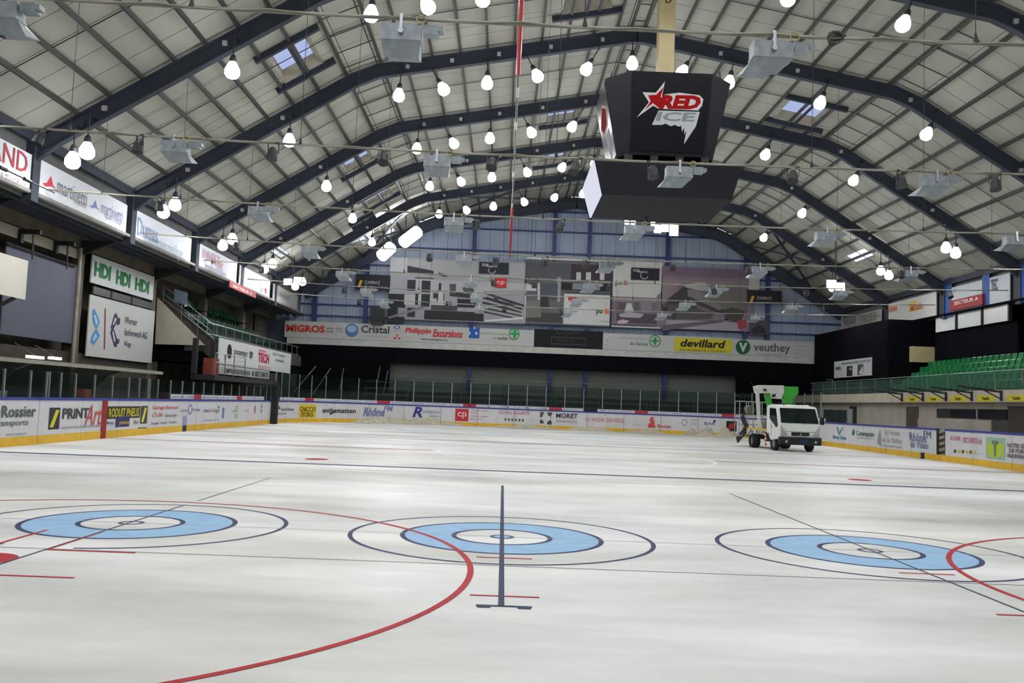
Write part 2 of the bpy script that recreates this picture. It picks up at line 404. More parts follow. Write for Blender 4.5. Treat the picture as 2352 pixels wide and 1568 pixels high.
# ---- steel portal frames
def fname(k): return ['end','second','third','fourth','fifth','sixth','seventh','eighth','ninth','tenth'][k]
for k, y in enumerate(FR):
    root = empty('portal_frame', (4.65, y, 0), ('dark steel roof frame against the blue far wall' if k == 0 else
        'dark steel roof frame, %s in line counted from the far wall' % fname(k)), 'frame', 'steel roof frames across the hall')
    for side in ('left', 'right'):
        prof = QP[:4]+[(4.65, 16.3)] if side == 'left' else [(4.65, 16.3)]+QP[4:]
        mb = MB(); D = .52 if k else .75
        n = len(prof)
        def nrm(j):
            a = Vector((prof[max(j-1,0)][0], prof[max(j-1,0)][1])); c = Vector((prof[min(j+1,n-1)][0], prof[min(j+1,n-1)][1]))
            d = (c-a).normalized(); return Vector((d.y, -d.x))
        tops = [Vector((p[0], p[1])) for p in prof]; bots = [tops[j]+nrm(j)*D for j in range(n)]
        xw = .05
        for j in range(n-1):   # web and two flanges of each length
            A, B, C_, D_ = tops[j], tops[j+1], bots[j+1], bots[j]
            mb.hexa([(A.x,y-xw/2,A.y),(B.x,y-xw/2,B.y),(C_.x,y-xw/2,C_.y),(D_.x,y-xw/2,D_.y)], [(A.x,y+xw/2,A.y),(B.x,y+xw/2,B.y),(C_.x,y+xw/2,C_.y),(D_.x,y+xw/2,D_.y)])
            mb.bar((A.x,y,A.y-.02), (B.x,y,B.y-.02), .24, .035); mb.bar((D_.x,y,D_.y), (C_.x,y,C_.y), .24, .035)
        mb.build('rafter', steel, root)
        xe = LEFT_E if side == 'left' else RIGHT_E; sg = -1 if side == 'left' else 1
        if k:
            mb = MB(); mb.box(xe-.17, y-.2, 7.1, xe+.17, y+.2, 9.0); mb.build('post', steel, root)
            mb = MB(); mb.slab([(xe-sg*.1, y-.09, 8.3), (xe-sg*.1, y-.09, 9.0), (xe-sg*1.5, y-.09, 9.75), (xe-sg*1.5, y-.09, 9.4)], (0, .18, 0)); mb.build('haunch', steel, root)
        # small junction boxes bolted on the web
        if 0 < k < 7:
            for x in ((-12.4,-8.9,-4.2,-2.5,-.7,1.3,3.3) if side == 'left' else (5.6,7.9,10.9,15.3,19.6)):
                z = roof_z(x)-.28; mb = MB(); mb.box(x-.07, y-.13, z-.07, x+.07, y-.03, z+.07); mb.build('junction_box', mat('box_grey', (165,165,165), .6), root)
# wind bracing in the last bay
for n_, (a, c) in enumerate([((-10.2,60.4),(-6.2,54.0)), ((-6.6,60.4),(-11.4,54.0)), ((-5.2,60.4),(1.5,54.0)), ((-4.4,54.0),(4.4,60.4)), ((4.8,60.4),(12.4,54.0)), ((5.4,54.0),(14.4,60.4)), ((16.2,60.4),(20.4,54.0)), ((16.2,54.0),(21.4,60.4))]):
    mb = MB(); mb.bar((a[0], a[1], roof_z(a[0])-.22), (c[0], c[1], roof_z(c[0])-.22), .1, .1)
    mb.build('bracing_bar', steel, ceil_)

# ---- walls
corr = mat('blue_grey_wall_sheet', (142,156,174), .6, .0, var=.06, scale=1.2)
mb = MB(); mb.poly([(-18,61.75,0),(28,61.75,0),(28,61.75,9.3),(23.8,61.75,9.1),(15.1,61.75,14.5),(4.65,61.75,16.6),(-5.8,61.75,14.5),(-14.5,61.75,9.1),(-18,61.75,9)])
wf = mb.build('wall_far', mat('wall_backing', (70,76,88), .8)); tag(wf, kind='structure')
x = -15.4
while x < 24.6:     # trapezoidal sheets, one metre wide
    xa, xb = x, min(x+1.0, 24.7); mb = MB()
    for j in range(4):
        u = xa+(xb-xa-.02)*j/4; du = (xb-xa-.02)/4
        def top(v): return (roof_z(v) if -14.5 < v < 23.8 else 8.6)+.2
        for (p, q, yo0, yo1) in ((0,.3,0,0), (.3,.45,0,.009), (.45,.85,.009,.009), (.85,1,.009,0)):
            a, c = u+du*p, u+du*q
            mb.poly([(a, 61.55+yo0, 5.2), (c, 61.55+yo1, 5.2), (c, 61.55+yo1, top(c)), (a, 61.55+yo0, top(a))])
    mb.build('wall_panel', corr, wf); x += 1.0
blue = mat('navy_painted_steel', (26,40,100), .5, var=.1)
for i, x in enumerate([-13.6,-10.0,-2.5,3.2,5.7,11.3,16.9,18.5]):
    mb = MB(); mb.box(x-.13, 61.2, 0, x+.13, 61.5, roof_z(x)-.1); mb.build('column', blue, wf)
for z in (6.3,7.3,8.1,9.5,11.05,12.4,13.95,15.4):
    xs = [p/20 for p in range(-290, 477) if roof_z(p/20) > z+.1]
    mb = MB(); mb.box(xs[0] if z > 8.9 else -15.2, 61.38, z-.05, xs[-1] if z > 8.9 else 24.2, 61.5, z+.05); mb.build('girt', blue, wf)
# lower wall behind the terrace
mb = MB(); mb.box(-18, 61.5, 0, 26, 61.7, 5.3); mb.build('lower_cladding', mat('grey_beige_cladding', (98,102,94), .85, var=.12, stretch=(.3,1,8)), wf)
wl = MB(); wl.box(-17.4, -5, 0, -17.15, 61.7, 7.6)
wl = wl.build('wall_left', concrete); tag(wl, kind='structure')
wr = MB(); wr.box(27.5, -5, 0, 27.8, 61.7, 9.2)
wr = wr.build('wall_right', dark); tag(wr, kind='structure')
wn = MB(); wn.box(-18, -5, 0, 27.8, -4.8, 17)
wn = wn.build('wall_near', mat('near_wall', (120,125,130), .8)); tag(wn, kind='structure')
# low side roofs outside the eaves
mb = MB(); mb.box(-17.4, -5, 7.32, -14.35, 61.3, 7.42)
cs = mb.build('ceiling', mat('side_soffit', (128,128,120), .8, var=.15), loc=(-16, 28, 7.3)); tag(cs, kind='structure')
for x in (-14.9,-15.4,-15.9):
    mb = MB(); mb.box(x-.05, -4.8, 7.18, x+.05, 61.3, 7.32); mb.build('purlin', steel, cs)
mb = MB(); mb.box(23.6, -5, 7.25, 27.8, 61.7, 7.35)
cs = mb.build('ceiling', dark, loc=(25.5, 28, 7.2)); tag(cs, kind='structure')
# eave strips above the low roofs
for nm, x in (('trim_1', LEFT_E-.12), ('trim_2', RIGHT_E+.12)):
    mb = MB(); mb.box(x-.03, -5, 7.2, x+.03, 61.4, 9.35); tag(mb.build(nm, mat('eave_grey', (92,94,92), .8)), kind='structure')
# concrete edge beam and columns on the left
mb = MB(); mb.box(-16.6, -4.8, 6.82, -16.25, 61.3, 7.3)
eb = mb.build('trim_3', concrete); tag(eb, kind='structure')
for k in range(1, 9):
    y = FR[k]; mb = MB(); mb.box(-16.62, y-.22, 0, -16.2, y+.22, 6.82); mb.build('column', concrete, eb)
    mb = MB(); mb.slab([(-14.9, y-.08, 7.15), (-16.2, y-.08, 6.6), (-16.2, y-.08, 7.15)], (0, .16, 0)); mb.build('bracket', mat('haunch_dark', (34,36,40), .7), eb)
for k in (4, 5):
    mb = MB(); mb.tube([(-16.1, FR[k]-.35, 0), (-16.1, FR[k]-.35, 6.8)], .07, 8); mb.build('downpipe', mat('pale_pipe', (150,142,125), .7, var=.2), eb)

# ================================================================== RINK BOARDS
class RinkPath:
    """unrolled inner face of the boards: s runs up the left side, round the far end and back down the right side"""
    a = YF-RC-(YN+RC); q = math.pi*RC/2; bq = XR-XL-2*RC
    L = [a, q, bq, q, a, q, bq, q]
    def xy(s, t):
        t = t % sum(s.L); k = 0
        while t > s.L[k]: t -= s.L[k]; k += 1
        cx = (XL+RC, XR-RC)
        if k == 0: return (XL, YN+RC+t), (1, 0)
        if k == 2: return (XL+RC+t, YF), (0, -1)
        if k == 4: return (XR, YF-RC-t), (-1, 0)
        if k == 6: return (XR-RC-t, YN), (0, 1)
        an = {1: math.pi-t/RC, 3: math.pi/2-t/RC, 5: -t/RC, 7: -math.pi/2-t/RC}[k]
        c = {1: (XL+RC, YF-RC), 3: (XR-RC, YF-RC), 5: (XR-RC, YN+RC), 7: (XL+RC, YN+RC)}[k]
        return (c[0]+RC*math.cos(an), c[1]+RC*math.sin(an)), (-math.cos(an), -math.sin(an))
    def __init__(s):
        s.grid = [i*.05 for i in range(int((s.L[0]+s.L[1]+s.L[2]+s.L[3]+s.L[4]-12)/.05))]
        s.gx = []
        for t in s.grid:
            (x, y), _ = s.xy(t); s.gx.append(project((x, y, .7))[0] if y > 3 else -1e4 if x < 0 else 1e5)
    def uv(s, px, py):
        g = s.gx
        for i in range(len(g)-1):
            if g[i] <= px < g[i+1] and s.grid[i] > 5:
                t = s.grid[i]+.05*(px-g[i])/max(1e-6, g[i+1]-g[i]); break
        else: t = s.grid[-1]
        (x, y), _ = s.xy(t)
        a = project((x, y, 0)); c = project((x, y, 1))
        return t, (a[1]-py)/(a[1]-c[1])
    def pt(s, u, z, off=0):
        (x, y), n = s.xy(u); return Vector((x+n[0]*off, y+n[1]*off, z))
RP = RinkPath(); TOT = sum(RP.L)
def pathbar(s0, s1, z0, z1, off0, off1, step=.6):
    mb = MB(); n = max(1, int(math.ceil((s1-s0)/step))); 
    (xa, ya), na = RP.xy(s0); (xb, yb), nb = RP.xy(s1)
    if abs(na[0]-nb[0])+abs(na[1]-nb[1]) < 1e-6: n = 1
    R = []
    for i in range(n+1):
        u = s0+(s1-s0)*i/n; R.append([RP.pt(u, z0, off0), RP.pt(u, z0, off1), RP.pt(u, z1, off1), RP.pt(u, z1, off0)])
    vs = [p for r in R for p in r]; fs = [(0,1,2,3), tuple(4*n+k for k in (3,2,1,0))]
    for i in range(n):
        for k in range(4): fs.append((4*i+k, 4*i+4+k, 4*i+4+(k+1)%4, 4*i+(k+1)%4))
    mb.add(vs, fs); return mb
boards = empty('rink_boards', (2.35, YF, 0), 'white dasher boards with sponsor prints and yellow kick strip around the ice', 'rink boards')
bwhite = mat('board_white', (206,206,208), .42, var=.06, scale=3, stretch=(1,1,.3)); kick = mat('kick_yellow', (222,178,44), .5, var=.12); cap = mat('cap_blue', (44,58,140), .5, var=.08)
GATE = (RP.uv(2151, 1000)[0], RP.uv(2171, 1000)[0])
s = 0.0; edges = []
while s < TOT-.1: edges.append(s); s += 2.45
edges.append(TOT)
for a, c in zip(edges, edges[1:]):
    g = .012
    for nm, z0, z1, o0, o1, M in (('board_panel', .24, 1.2, -.09, 0, bwhite), ('kick_plate', 0, .238, -.09, .012, kick), ('cap_rail', 1.2, 1.275, -.15, .03, cap)):
        pieces = [(a+g, c-g)]
        if nm == 'board_panel' or nm == 'cap_rail':
            if a < GATE[0] < c or a < GATE[1] < c or (GATE[0] <= a and c <= GATE[1]):
                pieces = [p for p in ((a+g, min(c, GATE[0])-g), (max(a, GATE[1])+g, c-g)) if p[1]-p[0] > .1]
        for p in pieces: pathbar(p[0], p[1], z0, z1, o0, o1).build(nm, M, boards)
# open gate with dark slatted barrier
mb = MB()
for k in range(4):
    z = .3+.24*k; mb.bar(RP.pt(GATE[0], z, -.12), RP.pt(GATE[1], z+.12, -.12), .04, .1)
mb.bar(RP.pt(GATE[0], 0.2, -.04), RP.pt(GATE[0], 1.27, -.04), .07, .09); mb.bar(RP.pt(GATE[1], 0.2, -.04), RP.pt(GATE[1], 1.27, -.04), .07, .09)
mb.build('gate', mat('gate_dark', (52,48,44), .7), boards, label='dark open gate in the boards')
pathbar(GATE[0], GATE[1], .24, 1.0, -.4, -.36).build('gate_gap_sheet', mat('gap_black', (22,22,24), .9), boards)  # black sheet standing in for the darkness of the gap behind the gate
# coloured line marks on the boards
def stripe(s0, wd, col, z0=0, z1=1.2, nm='line_mark'):
    pathbar(s0-wd/2, s0+wd/2, z0, z1, 0, .016).build(nm, flat(col), boards)
sc_ = RP.uv(239, 960)[0]; stripe(sc_, .36, (150,50,48))
stripe(RP.uv(425, 985)[0], .4, (40,42,58), 0, .24); stripe(RP.uv(425, 970)[0], .4, (150,150,196), .24, .6); stripe(RP.uv(2120, 1048)[0], .32, (38,40,50), 0, .25)
# glass, posts and low advertising strip above the boards
pglass = glass('rink_glass', (214,222,218), .95, haze=.01); pm_ = mat('post_alu', (150,156,158), .4, .6, var=.1)
left_px = [7,68,105,111,138,172,216,257,295,319,339,343,362,391,418,443.5,467.5,490,510.6,531,549,566,583,598,612,622]
posts = [(y-(YN+RC), 1.99) for y in [9.6+1.2*k for k in range(10)]]+[(RP.uv(p, 900)[0], 1.99) for p in left_px]
s = RP.uv(630, 930)[0]+.25
s_end = RP.L[0]+RP.L[1]+RP.L[2]+RP.L[3]+3.2
far_posts = []
while s < s_end: far_posts.append((s, 2.86)); s += 1.262
posts += far_posts
for k, (s_, h) in enumerate(posts):
    pathbar(s_-.022, s_+.022, 1.275, h, -.09, -.03).build('post', pm_, boards)
    if k+1 < len(posts):
        t_, h2 = posts[k+1]
        if t_-s_ > .2: pathbar(s_+.03, t_-.03, 1.275, min(h, h2)-.02, -.066, -.056, step=.7).build('glass_pane', pglass, boards)
seg_cols = [(205,205,212), (205,205,212), (196,70,84), (205,205,212), (198,200,214)]
s = RP.uv(391, 915)[0]; k = 0
while s < s_end-1:
    wd = (1.5, 1.0, .9, 1.4, .95)[k % 5]; e1 = s+wd
    if not (RP.uv(1335, 930)[0] < s+.6 < RP.uv(1372, 930)[0]) and not (RP.uv(613, 930)[0] < s+.6 < RP.uv(640, 930)[0]):
        st = pathbar(s, e1, 1.285, 1.46, -.05, -.03).build('advert_strip', flat(seg_cols[k % 5]), boards)
        pass
        mb = MB()
        a_, fs_ = text2d(['garage de la gare', 'carrelages', 'ENERGIES', 'peinture', 'chauffage'][k % 5], .01)
        mb.add([RP.pt(s+.12+(wd-.24)*x, 1.335+.075*y, -.02) for x, y in a_], fs_)
        mb.build('lettering', flat((150,30,50) if k % 5 == 2 else (70,74,110)), st)
    s = e1; k += 1

# sponsor prints on the boards
def ad(texts=(), rects=(), polys=(), discs=()):
    n0 = Vector(boards['_w'])
    prints(boards, RP, texts, [r+(12,) for r in rects], polys, discs)
K = (52,54,60); NB = (44,56,130); RD = (196,52,56); GR = (90,98,104); PK = (190,96,130); TE = (70,140,160)
ad([('Rossier', 1, 931, 80, 958, (86,98,98), .02), ('transports', -14, 966, 64, 982, (96,110,108), .01), ('www.rossier.ch', 15, 993, 62, 999, (110,120,120))])
ad([('PRiNT', 142, 937, 202, 961, (70,68,74), .025), ('Art', 197, 929, 233, 976, (196,84,76), 0, .25), ('imprimerie & publicité & décoration', 141, 976, 232, 984, (120,120,120))],
   [(112,936,137,985,K), (107,1000,136,1002.5,K)], [([(115,981),(123,981),(135,941),(127,941)], (206,200,60))])
ad([('RODUIT PNEUS', 248, 937, 317, 957, (206,196,70), .02), ('Martigny', 246, 967, 262, 976, (90,92,100)), ('Bex', 308, 964, 318, 973, (90,92,100)), ('pneus', 274, 967, 296, 977, (214,178,80), .01)],
   [(246,933,321,959,(66,62,52)), (266,957,298,979,(56,58,110)), (322.5,932,338,972,(70,64,50)), (318,982,338,984,K)], [([(325,969),(330,969),(336,936),(331,936)], (206,200,70))])
ad([('Garage Ramund', 349, 931, 407, 942, RD, .005, .15), ('à Tic Sàrl', 349, 947, 373, 957, RD), ('Electricité', 379, 950, 405, 957, GR), ('Energie · Solaire · Sanitaire', 348, 967, 406, 975, GR)])
ad([('Leyton', 413, 939, 431, 947, (110,116,150)), ('Garage', 441, 937, 458, 945, (110,116,150))], (), (), [(436,940,5,12,(110,120,176),.7)])
ad([('maxi rouge', 467, 938, 503, 949, (112,116,132), .01), ('chauffage sanitaire', 467, 962, 504, 967, (140,144,150))], [(510,936,515,960,(110,128,176))], [([(499,937),(503,937),(501,930)], K)])
ad([('atelier', 532, 940, 541, 946, (120,170,140)), ('Verbier', 561, 940, 570, 945, PK)], (), (), [(543,938,3.5,7,(110,170,140),.6), (543,955,3.5,5,(110,170,140),.6), (585,940,2,10,(176,110,120)), (600,938,2.5,10,(130,130,140),.5)])
ad([('Fournil Firme', 645, 936, 674, 943, K, .01), ('MARTIGNY', 636, 948, 658, 952, GR)], (), [([(638,940),(643,938),(641,930)], K)])
ad([('CHICCO', 688, 934, 724, 945, (84,66,20), .02), ("D'ORO", 692, 946, 720, 957, (84,66,20), .02)], [(686,928,726,959,(214,190,60))])
ad([('anthamatten', 740, 937, 817, 948, (50,50,58), .02)], (), [([(756,951),(760,953),(769,945),(767,943)], K)])
ad([('Rhône', 836, 936, 884, 956, (110,116,160), .03, .2), ('FM', 882, 932, 901, 944, (120,124,166), .03, .2)])
ad([('R', 951, 934, 974, 958, (62,66,140), .03, .3), ('HÔNE-ELEC', 972, 942, 1010, 949, (110,112,140), .01, .1), ('service', 987, 953, 1008, 957, (130,132,160))])
ad([('cp', 1051, 946, 1072, 961, (226,206,206), .01), ('Constructions', 1082, 941, 1122, 944, PK), ('Perrin', 1082, 947, 1098, 950, PK), ('travaux publics', 1082, 954, 1122, 958, PK), ('Martigny', 1082, 961, 1108, 964, PK)], [(1045.5,938,1076,967.5,(196,56,66))])
ad([('GLOBAL SECURITE', 1145, 944, 1215, 951, (190,110,130), .01)], [(1131,962,1156,963,(120,120,150)), (1214,965,1234,966,(130,120,150))], (), [(1161+8*k, 963+.4*k, 2.4, 3, (86,96,60)) for k in range(6)])
ad([('MORET', 1277, 949, 1327, 960, (70,72,88), .03), ('construction', 1277, 963, 1326, 970, (176,150,150))], (), [([(1240,946),(1250,946),(1245,957),(1240,959)], (84,76,88)), ([(1256,946.5),(1269,947.5),(1264,957),(1258,953)], (84,76,88)), ([(1240,964),(1245,963),(1251,972),(1240,972)], (84,76,88)), ([(1258,968),(1264,964),(1268,969),(1267,975),(1256,974)], (84,76,88))])
ad([('LA VACHE QUI VOLE', 1345, 959.5, 1432, 970, (204,116,104), .01)], (), (), [(1389,954,1.6,1.6,(204,116,104))])
ad([('Le Bouton', 1498, 974, 1541, 982, (204,60,62), .01)], [(1452,974.3,1494,975.6,(190,70,80))], [([(1489,982),(1502,982),(1504,970),(1500,960),(1503,958),(1495,957),(1491,964),(1494,969),(1489,974)], (212,84,84))])
ad([('optique', 1588, 962, 1602, 967, (150,160,160)), ('salon', 1588, 970, 1600, 975, (150,160,160)), ('BAR', 1618, 969, 1644, 976, (110,112,170), .01, .2)], (), (), [(1572,970,7,8,(150,152,176),.7), (1641,967,3,3,NB)])
ad((), [(1668,966,1692,991,(42,40,46))], [([(1672,984),(1676,974),(1684,971),(1688,978),(1681,985)], (176,44,48))])
ad([('Brey Bex', 1914, 1000, 1945, 1011, TE, .03)], (), [([(1926,998),(1929,998),(1937,982),(1934,981),(1928,992),(1924,980),(1921,981)], (90,130,150))])
ad([('Constantin', 1967, 990, 2008, 1001, (70,110,110), .02), ('paysagiste', 1968, 1004, 2008, 1008, (150,160,160))], (), [([(1956,998),(1960,983),(1964,992),(1962,1000)], (56,120,96))])
ad([('La Ferme', 2033, 987, 2066, 999, (160,146,136), 0, .2), ('de la Taillaz', 2027, 1006, 2072, 1016, (160,146,146), 0, .2), ('www.laferme.ch', 2028, 1022, 2072, 1027, (120,124,160))], (), [([(2015,1018),(2024,1026),(2024,1005),(2021,986),(2016,1002)], (150,144,138))])
ad([('Rhône', 2090, 994, 2128, 1014, (84,92,140), .0, -.25), ('FM', 2122, 990, 2139, 1006, (84,92,140), .0, -.1), ('de Valais', 2092, 1013, 2132, 1029, (100,108,150), .0, -.15)])
ad([('GLOBAL', 2183, 1001, 2208, 1011, (190,110,130), .02), ('SECURITE.ch', 2212, 1005, 2256, 1018, (190,110,130), .02)], [(2175,1033,2187,1034.5,(110,100,110)), (2242,1041,2258,1043,(110,100,110))], (), [(2194+9*k, 1036+.5*k, 3.2, 4.5, [(96,90,60),(196,186,90)][k % 2]) for k in range(6)])
ad([('T', 2279, 1012, 2293, 1047, (110,126,130), .04)], [(2265,1003,2309,1057,(150,180,160))], [([(2268,1016),(2305,1018),(2305,1040),(2296,1050),(2277,1050),(2268,1040)], (176,200,62))])
ad([('NOTRE GÉRANCE', 2315, 1017, 2385, 1030, (96,64,84), .02), ('DE FORTUNE', 2319, 1032, 2380, 1042, (96,64,84), .02), ('INDÉPENDANTE', 2315, 1043, 2390, 1054, (96,64,84), .02)])

# ---- tall black post of the camera platform handled below; snow scraped up against the far boards
def heap(name, pxs, hmax, depth, label):
    s0 = RP.uv(pxs[0], 960)[0]; s1 = RP.uv(pxs[1], 960)[0]; n = max(24, int((s1-s0)*8)); mrows = 7
    rnd = random.Random(int(pxs[0])); vs = []; fs = []
    ph = [rnd.uniform(0, 6.3) for _ in range(5)]
    for i in range(n+1):
        t = i/n; env = min(1, t*6)*min(1, (1-t)*6)
        h = hmax*env*(.45+.25*math.sin(7*t*3+ph[0])+.2*math.sin(23*t+ph[1])+.1*math.sin(51*t+ph[2]))
        dp = depth*(.4+.6*env)*(.75+.25*math.sin(13*t+ph[3]))
        for j in range(mrows):
            q = j/(mrows-1); z = max(h, .01)*(math.cos(q*math.pi)*.5+.5)*(1+.18*math.sin(31*t*3+7*q+ph[4]))+rnd.uniform(-.012, .012)*(env)
            vs.append(RP.pt(s0+(s1-s0)*t, max(.004, z if j < mrows-1 else .004), .02+dp*q))
    for i in range(n):
        for j in range(mrows-1): k = i*mrows+j; fs.append((k, k+1, k+mrows+1, k+mrows))
    mb = MB(); mb.add(vs, fs)
    o = mb.build(name, mat('dirty_snow', (190,184,160), .9, var=.25, scale=5, bump=.5), smooth=True, label=label, cat='snow')
    return o
heap('snow_heap', (803, 1070), .75, 1.3, 'heap of scraped snow by the far boards, leftmost')
heap('snow_heap', (1075, 1560), .34, 1.5, 'low ridge of scraped snow along the middle of the far boards')
heap('snow_heap', (1565, 1712), .75, 2.2, 'heap of dirty scraped snow by the far boards beside the truck')

# ================================================================== ICE MARKINGS (paint films a few millimetres proud)
def thin(mb): mb.v = [(x, y, z*.35) for x, y, z in mb.v]; return mb
def paint(name, rgb, mb, parent): thin(mb); return mb.build(name, mat('ice_paint_%d_%d_%d' % rgb, rgb, .6, var=.08, scale=4, spec=.2), parent)
navy = (48,56,92)
HX = {'left': -4.405, 'middle': .046, 'right': 4.497}
for nm, cx in HX.items():
    cy = 10.62
    root = empty('curling_house', (cx, cy, 0.001), {'left': 'blue ringed curling target painted on the ice, leftmost', 'middle': 'blue ringed curling target painted on the ice in the middle',
        'right': 'blue ringed curling target on the ice, rightmost, nearest the truck side'}[nm], 'curling target', 'curling targets in front')
    blu = (148,188,220)
    paint('blue_ring', blu, MB().ring(cx, cy, .61, 1.2, .003), root)
    for r, wd in ((1.83, .055), (1.22, .06), (.61, .06), (.15, .05)):
        mb = MB(); 
        if r == 1.83 and nm == 'left': mb.ring(cx, cy, r-wd, r, .005, math.radians(-84), math.radians(252))
        else: mb.ring(cx, cy, r-wd, r, .005)
        paint('circle_line', navy, mb, root)
    if nm == 'middle': paint('button', blu, MB().ring(cx, cy, 0, .1, .005), root)
ROWS = [('left', -4.405, 45.9), ('middle', .046, 45.9), ('right', 4.497, 45.9)]
for nm, cx, cy in ROWS:
    root = empty('curling_house', (cx, cy, 0.001), 'faint blue curling target far down the ice, %s of three' % {'left': 'leftmost', 'middle': 'middle', 'right': 'rightmost'}[nm], 'curling target', 'curling targets at the far end')
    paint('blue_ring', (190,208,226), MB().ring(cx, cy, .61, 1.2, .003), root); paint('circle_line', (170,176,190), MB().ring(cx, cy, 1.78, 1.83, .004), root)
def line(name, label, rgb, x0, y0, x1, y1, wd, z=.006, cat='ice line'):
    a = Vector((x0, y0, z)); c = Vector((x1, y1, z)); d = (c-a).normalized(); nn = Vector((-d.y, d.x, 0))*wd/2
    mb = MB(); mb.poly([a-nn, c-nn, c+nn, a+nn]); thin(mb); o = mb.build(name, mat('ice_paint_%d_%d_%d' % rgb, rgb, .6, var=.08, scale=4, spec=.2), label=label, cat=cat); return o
red = (176,36,44)
def faceoff(cx, label, spots):
    root = empty('faceoff_circle', (cx, 8.28, .001), label, 'faceoff circle')
    paint('circle_line', red, MB().ring(cx, 8.28, 4.44, 4.5, .009, n=160), root)
    paint('spot', red, MB().ring(cx, 8.13, 0, .3, .008), root)
    if spots: 
        for sx in (-1, 1):
            for sy in (-1, 1):
                x = cx+sx*.3; yb = 8.69 if sy > 0 else 7.47; mb = MB(); mb.box(min(x, x+sx*.87), yb-.022, .004, max(x, x+sx*.87), yb+.022, .0085); mb.box(x-.022, min(yb, yb+sy*1.17), .004, x+.022, max(yb, yb+sy*1.17), .009)
                paint('restraint_mark', red, mb, root)
        for sy in (-1, 1):
            for sx in (-1, 1):
                mb = MB(); xx = cx+sx*4.5; mb.box(min(xx, xx+sx*.58), 8.28+sy*.9-.02, .004, max(xx, xx+sx*.58), 8.28+sy*.9+.02, .009); paint('hash_mark', red, mb, root)
faceoff(-4.717, 'large red faceoff circle on the ice in front, left of the middle target', True)
faceoff(9.273, 'large red faceoff circle on the ice cut by the right picture edge', True)
for x, l in ((-4.7, 'left'), (9.2, 'right')):
    mb = MB(); mb.ring(x, 22.4, 0, .3, .007)
    thin(mb).build('faceoff_spot', mat('ice_paint_176_36_44'), label='small red faceoff spot beyond the dark blue line, %s one' % l, cat='faceoff spot')
line('blue_line', 'thin dark blue line across the whole ice, nearer one', (70,74,104), XL+.02, 20.78, XR-.02, 20.78, .3)
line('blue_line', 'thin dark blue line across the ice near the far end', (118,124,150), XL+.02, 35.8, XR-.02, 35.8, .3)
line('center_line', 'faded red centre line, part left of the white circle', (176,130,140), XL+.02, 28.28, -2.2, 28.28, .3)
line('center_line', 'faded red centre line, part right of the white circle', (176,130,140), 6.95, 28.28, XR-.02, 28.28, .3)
mb = MB(); mb.ring(2.37, 28.28, 4.36, 4.5, .005); thin(mb).build('center_circle', mat('white_paint', (232,235,236), .4, var=.02), label='white overpainted circle in the middle of the rink', cat='faceoff circle')
line('white_line', 'white line across the ice just before the dark blue line', (246,248,250), XL+.02, 19.25, XR-.02, 19.25, .09)
line('back_line', 'thin grey line across the ice behind the three targets', (128,128,128), -5.3, 8.74, 9, 8.74, .022)
line('tee_line', 'thin grey line running through the centres of the three targets', (176,180,184), -6.3, 10.62, 6.4, 10.62, .018)
line('sheet_line', 'thin dark lengthwise line through the left target', (66,68,78), -4.42, 6.4, -4.43, 12.42, .025, .0105)
line('sheet_line', 'short thin dark lengthwise line beyond the left target', (66,68,78), -4.43, 12.97, -4.42, 16.94, .025)
line('sheet_line', 'thick dark lengthwise line through the middle target', (44,58,84), .046, 7.03, .046, 17.14, .05, .0105)
line('sheet_line', 'thin dark lengthwise line through the right target', (66,68,78), 4.5, 5.5, 4.53, 17.33, .025, .0105)
line('side_line', 'thin faint lengthwise line at the right edge of the picture', (170,172,172), 8.86, 12.0, 8.84, 16.72, .022)
line('side_line', 'thin faint lengthwise line at the left edge of the picture', (170,172,172), -8.75, 13.5, -8.87, 16.8, .022)
mb = MB(); mb.box(-.155, 7.0, .005, .29, 7.045, .0105); 
for sx in (-1, 1): xx = .068+sx*.16; mb.hexa([(xx-.05,6.95,.005),(xx+.05,6.95,.005),(xx+.06,7.02,.005),(xx-.06,7.02,.005)], [(xx-.05,6.95,.011),(xx+.05,6.95,.011),(xx+.06,7.02,.011),(xx-.06,7.02,.011)])
thin(mb).build('hack_mark', mat('ice_paint_44_58_84'), label='dark crossbar at the near end of the thick middle line', cat='ice mark')

# ================================================================== FAR WALL BANNERS
BP = Plane('Y', 60.9); ZB = (5.65, 6.8)
Wt = (178,179,175)
mb = MB(); mb.box(-15.4, 60.9, 4.1, 24.6, 61.3, 5.2); mb.build('fascia_panel', dark, wf)
mb = MB(); mb.box(-15.3, 60.85, 5.2, 24.5, 60.95, 5.63); mb.build('fascia_strip', mat('pale_strip', (176,178,172), .7, var=.12), wf)
FW = 'sponsor banners in a row on the far wall'
board('banner', 'white banner with big red lettering and a blue globe, leftmost on the far wall', 'banner', BP, 655, 735, 926, 784, Wt, zfix=ZB, group=FW,
    texts=[('MIGROS', 657, 746, 746, 763, (188,56,40), .045), ('Cristal', 829, 748, 894, 765, (58,62,76), .02), ('G A R A G E S', 832, 770, 893, 775, (150,154,158)), ('subaru', 904, 757.5, 922, 760.5, (110,114,124)),
           ('PARTENAIRE', 750, 752, 766, 756, (90,110,80)), ('OFFICIEL', 750, 759, 766, 764, (80,84,84)), ('CENTRE', 771, 753, 787, 757, (90,100,120)), ('ville', 773, 759, 787, 763, (120,130,120))],
    discs=[(808,758.5,15,15.5,(84,110,148)), (808,755,11,8,(150,176,204)), (912,751.5,7.5,3.5,(60,84,150)), (912,751.5,4,2,(186,196,214))],
    polys=[([(912,766),(914,770),(912,774),(910,770)], (176,60,52)), ([(911,774),(908,780),(904,779),(906,774)], (176,60,52)), ([(913,774),(919,775),(921,780),(916,779)], (176,60,52))])
